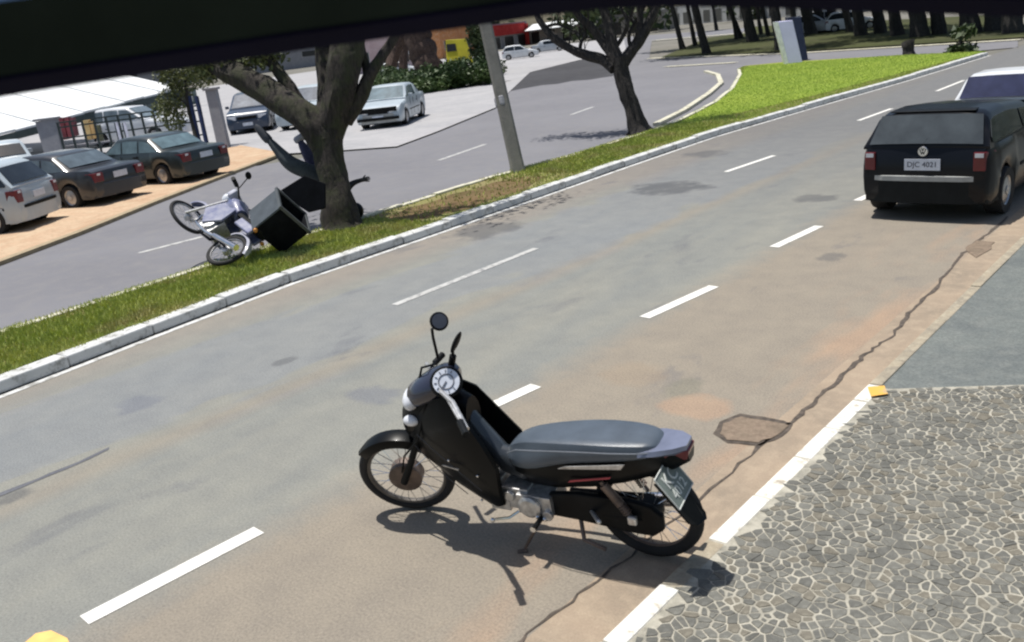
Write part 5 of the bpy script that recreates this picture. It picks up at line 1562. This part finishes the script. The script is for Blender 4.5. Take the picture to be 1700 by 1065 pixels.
# yard fence: posts, rails and pickets
f0, f1 = G((112, 268)), G((345, 238)); e = (f1 - f0); eL = e.length; e = e / eL
FN = thing('yard_fence', 'dark steel fence of the car yard between the two grey pillars', 'fence', f0)
M_fence = mat('dark_green_steel', (.02, .035, .035), .5)
for k in range(13):
    q = e * (eL * k / 12); MB().box(q + Vector((0, 0, .72)), (.07, .07, 1.44), Matrix.Rotation(math.atan2(e.y, e.x), 3, 'Z')).build('post', M_fence, FN)
for z in (.35, .85, 1.25, 1.42):
    MB().box(e * eL / 2 + Vector((0, 0, z)), (eL, .04, .05), Matrix.Rotation(math.atan2(e.y, e.x), 3, 'Z')).build('rail', M_fence, FN)
# goods on racks behind the fence
g0 = G((118, 262)); RK = thing('display_rack', 'rack with maroon and yellow goods beside the wide grey pillar', 'rack', g0)
Dk = cm.depth(g0)
for (x0, x1, y0, y1, c) in ((96, 104, 196, 232, (.22, .04, .05)), (106, 113, 195, 230, (.25, .05, .06)), (115, 121, 196, 226, (.16, .04, .05)), (137, 146, 200, 232, (.60, .42, .18)), (148, 154, 202, 230, (.55, .35, .14)), (157, 163, 208, 236, (.12, .12, .06))):
    q = [AT(p, Dk) - g0 for p in ((x0 + (y1 - y0) * .22, y1), (x1 + (y1 - y0) * .22, y1 - 1), (x1, y0 - 1), (x0, y0))]
    MB().slab(q, Vector((iw.x, iw.y, 0)) * .25).build('goods_panel', mat('goods_%d' % int(x0), c, .6, scale=3, var=.3), RK)
MB().box(AT((132, 240), Dk) - g0, (2.6, .3, .06), Matrix.Rotation(R(42), 3, 'Z')).box(AT((150, 258), Dk) - g0, (.06, .06, 1.2)).box(AT((112, 262), Dk) - g0, (.06, .06, 1.2)).build('shelf', M_wall_g, RK)
# blue upright rolls beside the pillar
for k, (x, lab) in enumerate(((322, 'left blue-black upright post beside the pale gate pillar'), (334, 'right blue-black upright post beside the pale gate pillar'))):
    b = G((x + 12, 250)); D = cm.depth(b); t = thing('steel_post', lab, 'post', b, group='blue-black posts by the gate pillar')
    top = AT((x - 8, 160), D) - b
    MB().tube([Vector((0, 0, -.05)), top], .075, 10).build('post_shaft', mat('navy_steel', (.02, .03, .09), .4), t, smooth=True)
    MB().disc((0, 0, .0), (0, 0, 1), .16, .03, 12).build('base_plate', M_fence, t)
# two white banners in the yard
for k, x in enumerate((190, 203)):
    b = G((x + 14, 262)); D = cm.depth(b); t = thing('banner', ('left' if k == 0 else 'right') + ' narrow white banner hanging in the car yard', 'banner', b, group='white banners in the car yard')
    q = [AT(p, D) - b for p in ((x + 8, 238), (x + 13, 237), (x + 5, 203), (x, 204))]
    MB().slab(q, Vector((iw.x, iw.y, 0)) * .04).build('cloth', mat('white_cloth', (.7, .7, .8), .8), t)
    MB().tube([Vector((0, 0, 0)), q[3]], .02, 6).build('pole', M_fence, t)
# olive tree at the gate
b = G((330, 252)); D = cm.depth(b) + .3
t = thing('small_tree', 'small olive-green tree hanging over the fence left of the pale gate pillar', 'tree', b)
mb = MB(); limb(mb, [Vector((0, 0, -.1)), AT((322, 215), D) - b, AT((312, 175), D) - b, AT((308, 130), D) - b], [.09, .07, .06, .04], 8, .15)
twigs(mb, AT((312, 175), D) - b, AT((285, 150), D) - AT((312, 175), D), .6, .03, 2, random.Random(3), [])
mb.build('trunk', M_bark3, t, smooth=True)
cs = [AT(p, D + dd) - b for p, dd in (((280, 165), 0), ((295, 180), .2), ((270, 185), 0), ((300, 150), .2), ((310, 135), .1), ((285, 130), 0), ((320, 115), .2), ((300, 112), 0), ((345, 105), .2), ((272, 120), 0), ((290, 200), .1), ((330, 130), .3))]
leaves('crown', cs, .42, 3600, .06, M_leaf_o, t, 31, flat=1)

# hedge and big dark trunks beyond the silver sedan
hpos = [(625, 146), (645, 146), (664, 147), (686, 149), (706, 150), (728, 147), (748, 144), (768, 141), (788, 138), (808, 136)]
for k, p in enumerate(hpos):
    b = G((p[0], p[1] + 4)); t = thing('hedge_bush', ['leftmost bush of the hedge, behind the silver-blue sedan', 'second bush of the hedge from the left, behind the sedan roof', 'third bush of the hedge from the left', 'fourth bush of the hedge, just right of the sedan', 'fifth bush of the hedge, below the brown trunk', 'sixth bush of the hedge, under the yellow box', 'seventh bush of the hedge, under the yellow box right side', 'third last bush of the hedge before the lamp pole', 'second last bush of the hedge before the lamp pole', 'last bush of the hedge, right beside the lamp pole'][k], 'bush', b, group='hedge bushes beyond the forecourt')
    mb = MB()
    for q in range(5): mb.tube([Vector((0, 0, 0)), Vector((random.Random(k * 7 + q).uniform(-.4, .4), random.Random(k * 3 + q).uniform(-.4, .4), .7))], .02, 4)
    mb.build('stem', M_bark2, t)
    rg = random.Random(k)
    hh = (1.1, 1.3, 1.2, 1.0, .95, 1.25, 1.3, 1.2, 1.3, 1.3)[k]
    leaves('foliage', [Vector((rg.uniform(-.9, .9), rg.uniform(-.8, 1.4), rg.uniform(.2, hh))) for _ in range(11)], .55, 2000, .11, M_leaf_h, t, 60 + k, flat=.8)
for i, (xb, yb, xt, r0, lab) in enumerate(((722, 138, 690, .95, 'massive brown trunk behind the hedge, left of the yellow box'), (640, 140, 668, .42, 'leaning reddish trunk behind the silver-blue sedan'), (668, 132, 672, .35, 'dark trunk between the leaning one and the massive one'))):
    b = G((xb, yb)); D = cm.depth(b); t = thing('street_tree', lab, 'tree', b)
    mb = MB(); limb(mb, [Vector((0, 0, -.2)), AT(((xb + xt) / 2, (yb + 50) / 2), D) - b, AT((xt, 50), D) - b, AT((xt - 8, 0), D) - b, AT((xt - 8, -60), D) - b], [r0 * 1.1, r0, r0 * .95, r0 * .8, r0 * .4], 12, .2, i); mb.build('trunk', bark_mat('brown_bark%d' % i, (.07, .045, .035)), t, smooth=True)
    leaves('crown', [AT((xt + q * 14, -70), D) - b for q in (-2, 0, 2)], 2.6, 1600, .2, M_leaf_d, t, 80 + i)
b = G((806, 126)); t = thing('tall_shrub', 'tall dark shrub between the yellow kiosk and the lamp pole', 'shrub', b)
MB().tube([Vector((0, 0, -.05)), Vector((.1, .1, 1.6)), Vector((0, .1, 3.2))], [.09, .07, .04], 6).build('stem', M_bark2, t)
leaves('foliage', [Vector((q * .35 - .8, -q * .2 + .3, h)) for q in range(5) for h in (.7, 1.6, 2.5, 3.3)], .75, 3000, .14, M_leaf_d, t, 71)
make_car('hatch', P_white, 'white car glimpsed behind the hedge left of the massive trunk', place(G((668, 128)), (.8, .6), (0, 0)), detail=0)
# yellow box, orange awning, red shop and others
def quad_thing(name, label, cat, base_px, quad, depth, m, part='panel', bevel=.02, D=None):
    b = G(base_px); D = D or cm.depth(b); t = thing(name, label, cat, b)
    q = [AT(p, D) - b for p in quad]
    MB().slab(q, Vector((iw.x, iw.y, 0)).normalized() * depth).build(part, m, t, bevel=bevel); return t, q, D, b
t, q, D, b = quad_thing('yellow_kiosk', 'bright yellow kiosk box above the hedge beside the massive trunk', 'kiosk', (762, 128), ((742, 112), (786, 104), (773, 64), (740, 66)), 1.6, mat('yellow_paint_wall', (.62, .55, .03), .5, var=.15, scale=1))
MB().slab([AT(p, D - .04) - b for p in ((742, 86), (758, 84), (756, 72), (741, 73))], Vector((iw.x, iw.y, 0)) * .05).build('service_window', M_darkopen, t)
for p in ((746, 112), (782, 105)): MB().tube([AT(p, D + .5) - b, Vector((AT(p, D + .5) - b).xy.to_3d())], .05, 6).build('leg', M_fence, t)
t, d, n = facing_box('orange_house', 'orange-brown house wall behind the yellow kiosk', 'house', (735, 98), (812, 86), 5.0, M_orw, 5)
openings(t, d, n, 1.2, 2.6, 3)
t, d, n = facing_box('red_shop', 'red-fronted shop beyond the small white hatchback', 'shop', (812, 84), (878, 74), 4.6, M_wall_g, 6)
MB().slab([d * .0 + Vector((0, 0, 2.4)), d * .92 + Vector((0, 0, 2.4)), d * .92 + Vector((0, 0, 4.3)), d * 0 + Vector((0, 0, 4.3))], -n * .3).build('red_fascia', M_redw, t)
MB().box(d * .93 + Vector((0, 0, 2.0)) - n * .3, (.7, .7, 4.2)).build('red_column', M_redw, t)
openings(t, d, n, .2, 2.1, 3, .7)
t, d, n = facing_box('pale_shop', 'long pale shop with a white awning behind the bare tree', 'shop', (878, 74), (1100, 50), 3.6, blotch_mat('tan_grey_wall', (.36, .34, .32), (.28, .27, .27), (.45, .42, .38), .15, 1, 8), 6)
openings(t, d, n, .1, 2.3, 8, .55)
MB().slab([d * .05 - n * 3 + Vector((0, 0, 2.6)), d * .45 - n * 3 + Vector((0, 0, 2.6)), d * .45 + Vector((0, 0, 3.7)), d * .05 + Vector((0, 0, 3.7))], (0, 0, .12)).build('awning', M_roofw, t)
t, d, n = facing_box('pink_house', 'pinkish house behind the leaning trunk', 'house', (560, 128), (690, 112), 5.5, M_wall_p, 5)
openings(t, d, n, .8, 2.4, 4, .5)
t, d, n = facing_box('far_block', 'pale row of low buildings beyond the park trees', 'building', (1090, 44), (1480, 14), 4.2, blotch_mat('pale_far_wall', (.42, .43, .43), (.30, .31, .32), (.52, .52, .48), .06, .5, 3), 8)
openings(t, d, n, .3, 2.6, 16, .6)
t, d, n = facing_box('far_block', 'dim row of buildings far behind the lawn at the upper right', 'building', (1470, 14), (1900, -28), 6, M_wall_g, 8)
openings(t, d, n, .5, 3, 9, .5)
# parked pale cars among the park trees
for x, y_, lab in ((1352, 56, 'white car parked among the park trees right of the cabinet'), (1376, 50, 'small white van partly hidden between two park trees'), (1415, 50, 'cream car parked behind the park trees above the lawn')):
    make_car('suv' if x == 1376 else 'hatch', P_white, lab, place(G((x, y_)), (.9, .4), (0, 0)), detail=0)
# dark far vegetation mass closing the view behind the buildings
leaves('far_trees', [G((x, 60 - .12 * (x - 850) + 2), 0) * 1.0 + Vector((0, 0, h)) for x in range(-250, 2300, 60) for h in (5, 8, 11)] if False else
       [Vector((-170 + k * 7.0, 150 + 20 * math.sin(k), h)) for k in range(40) for h in (4, 8, 12)], 6.0, 16000, .9, M_leaf_d, None, 99, kind='stuff')
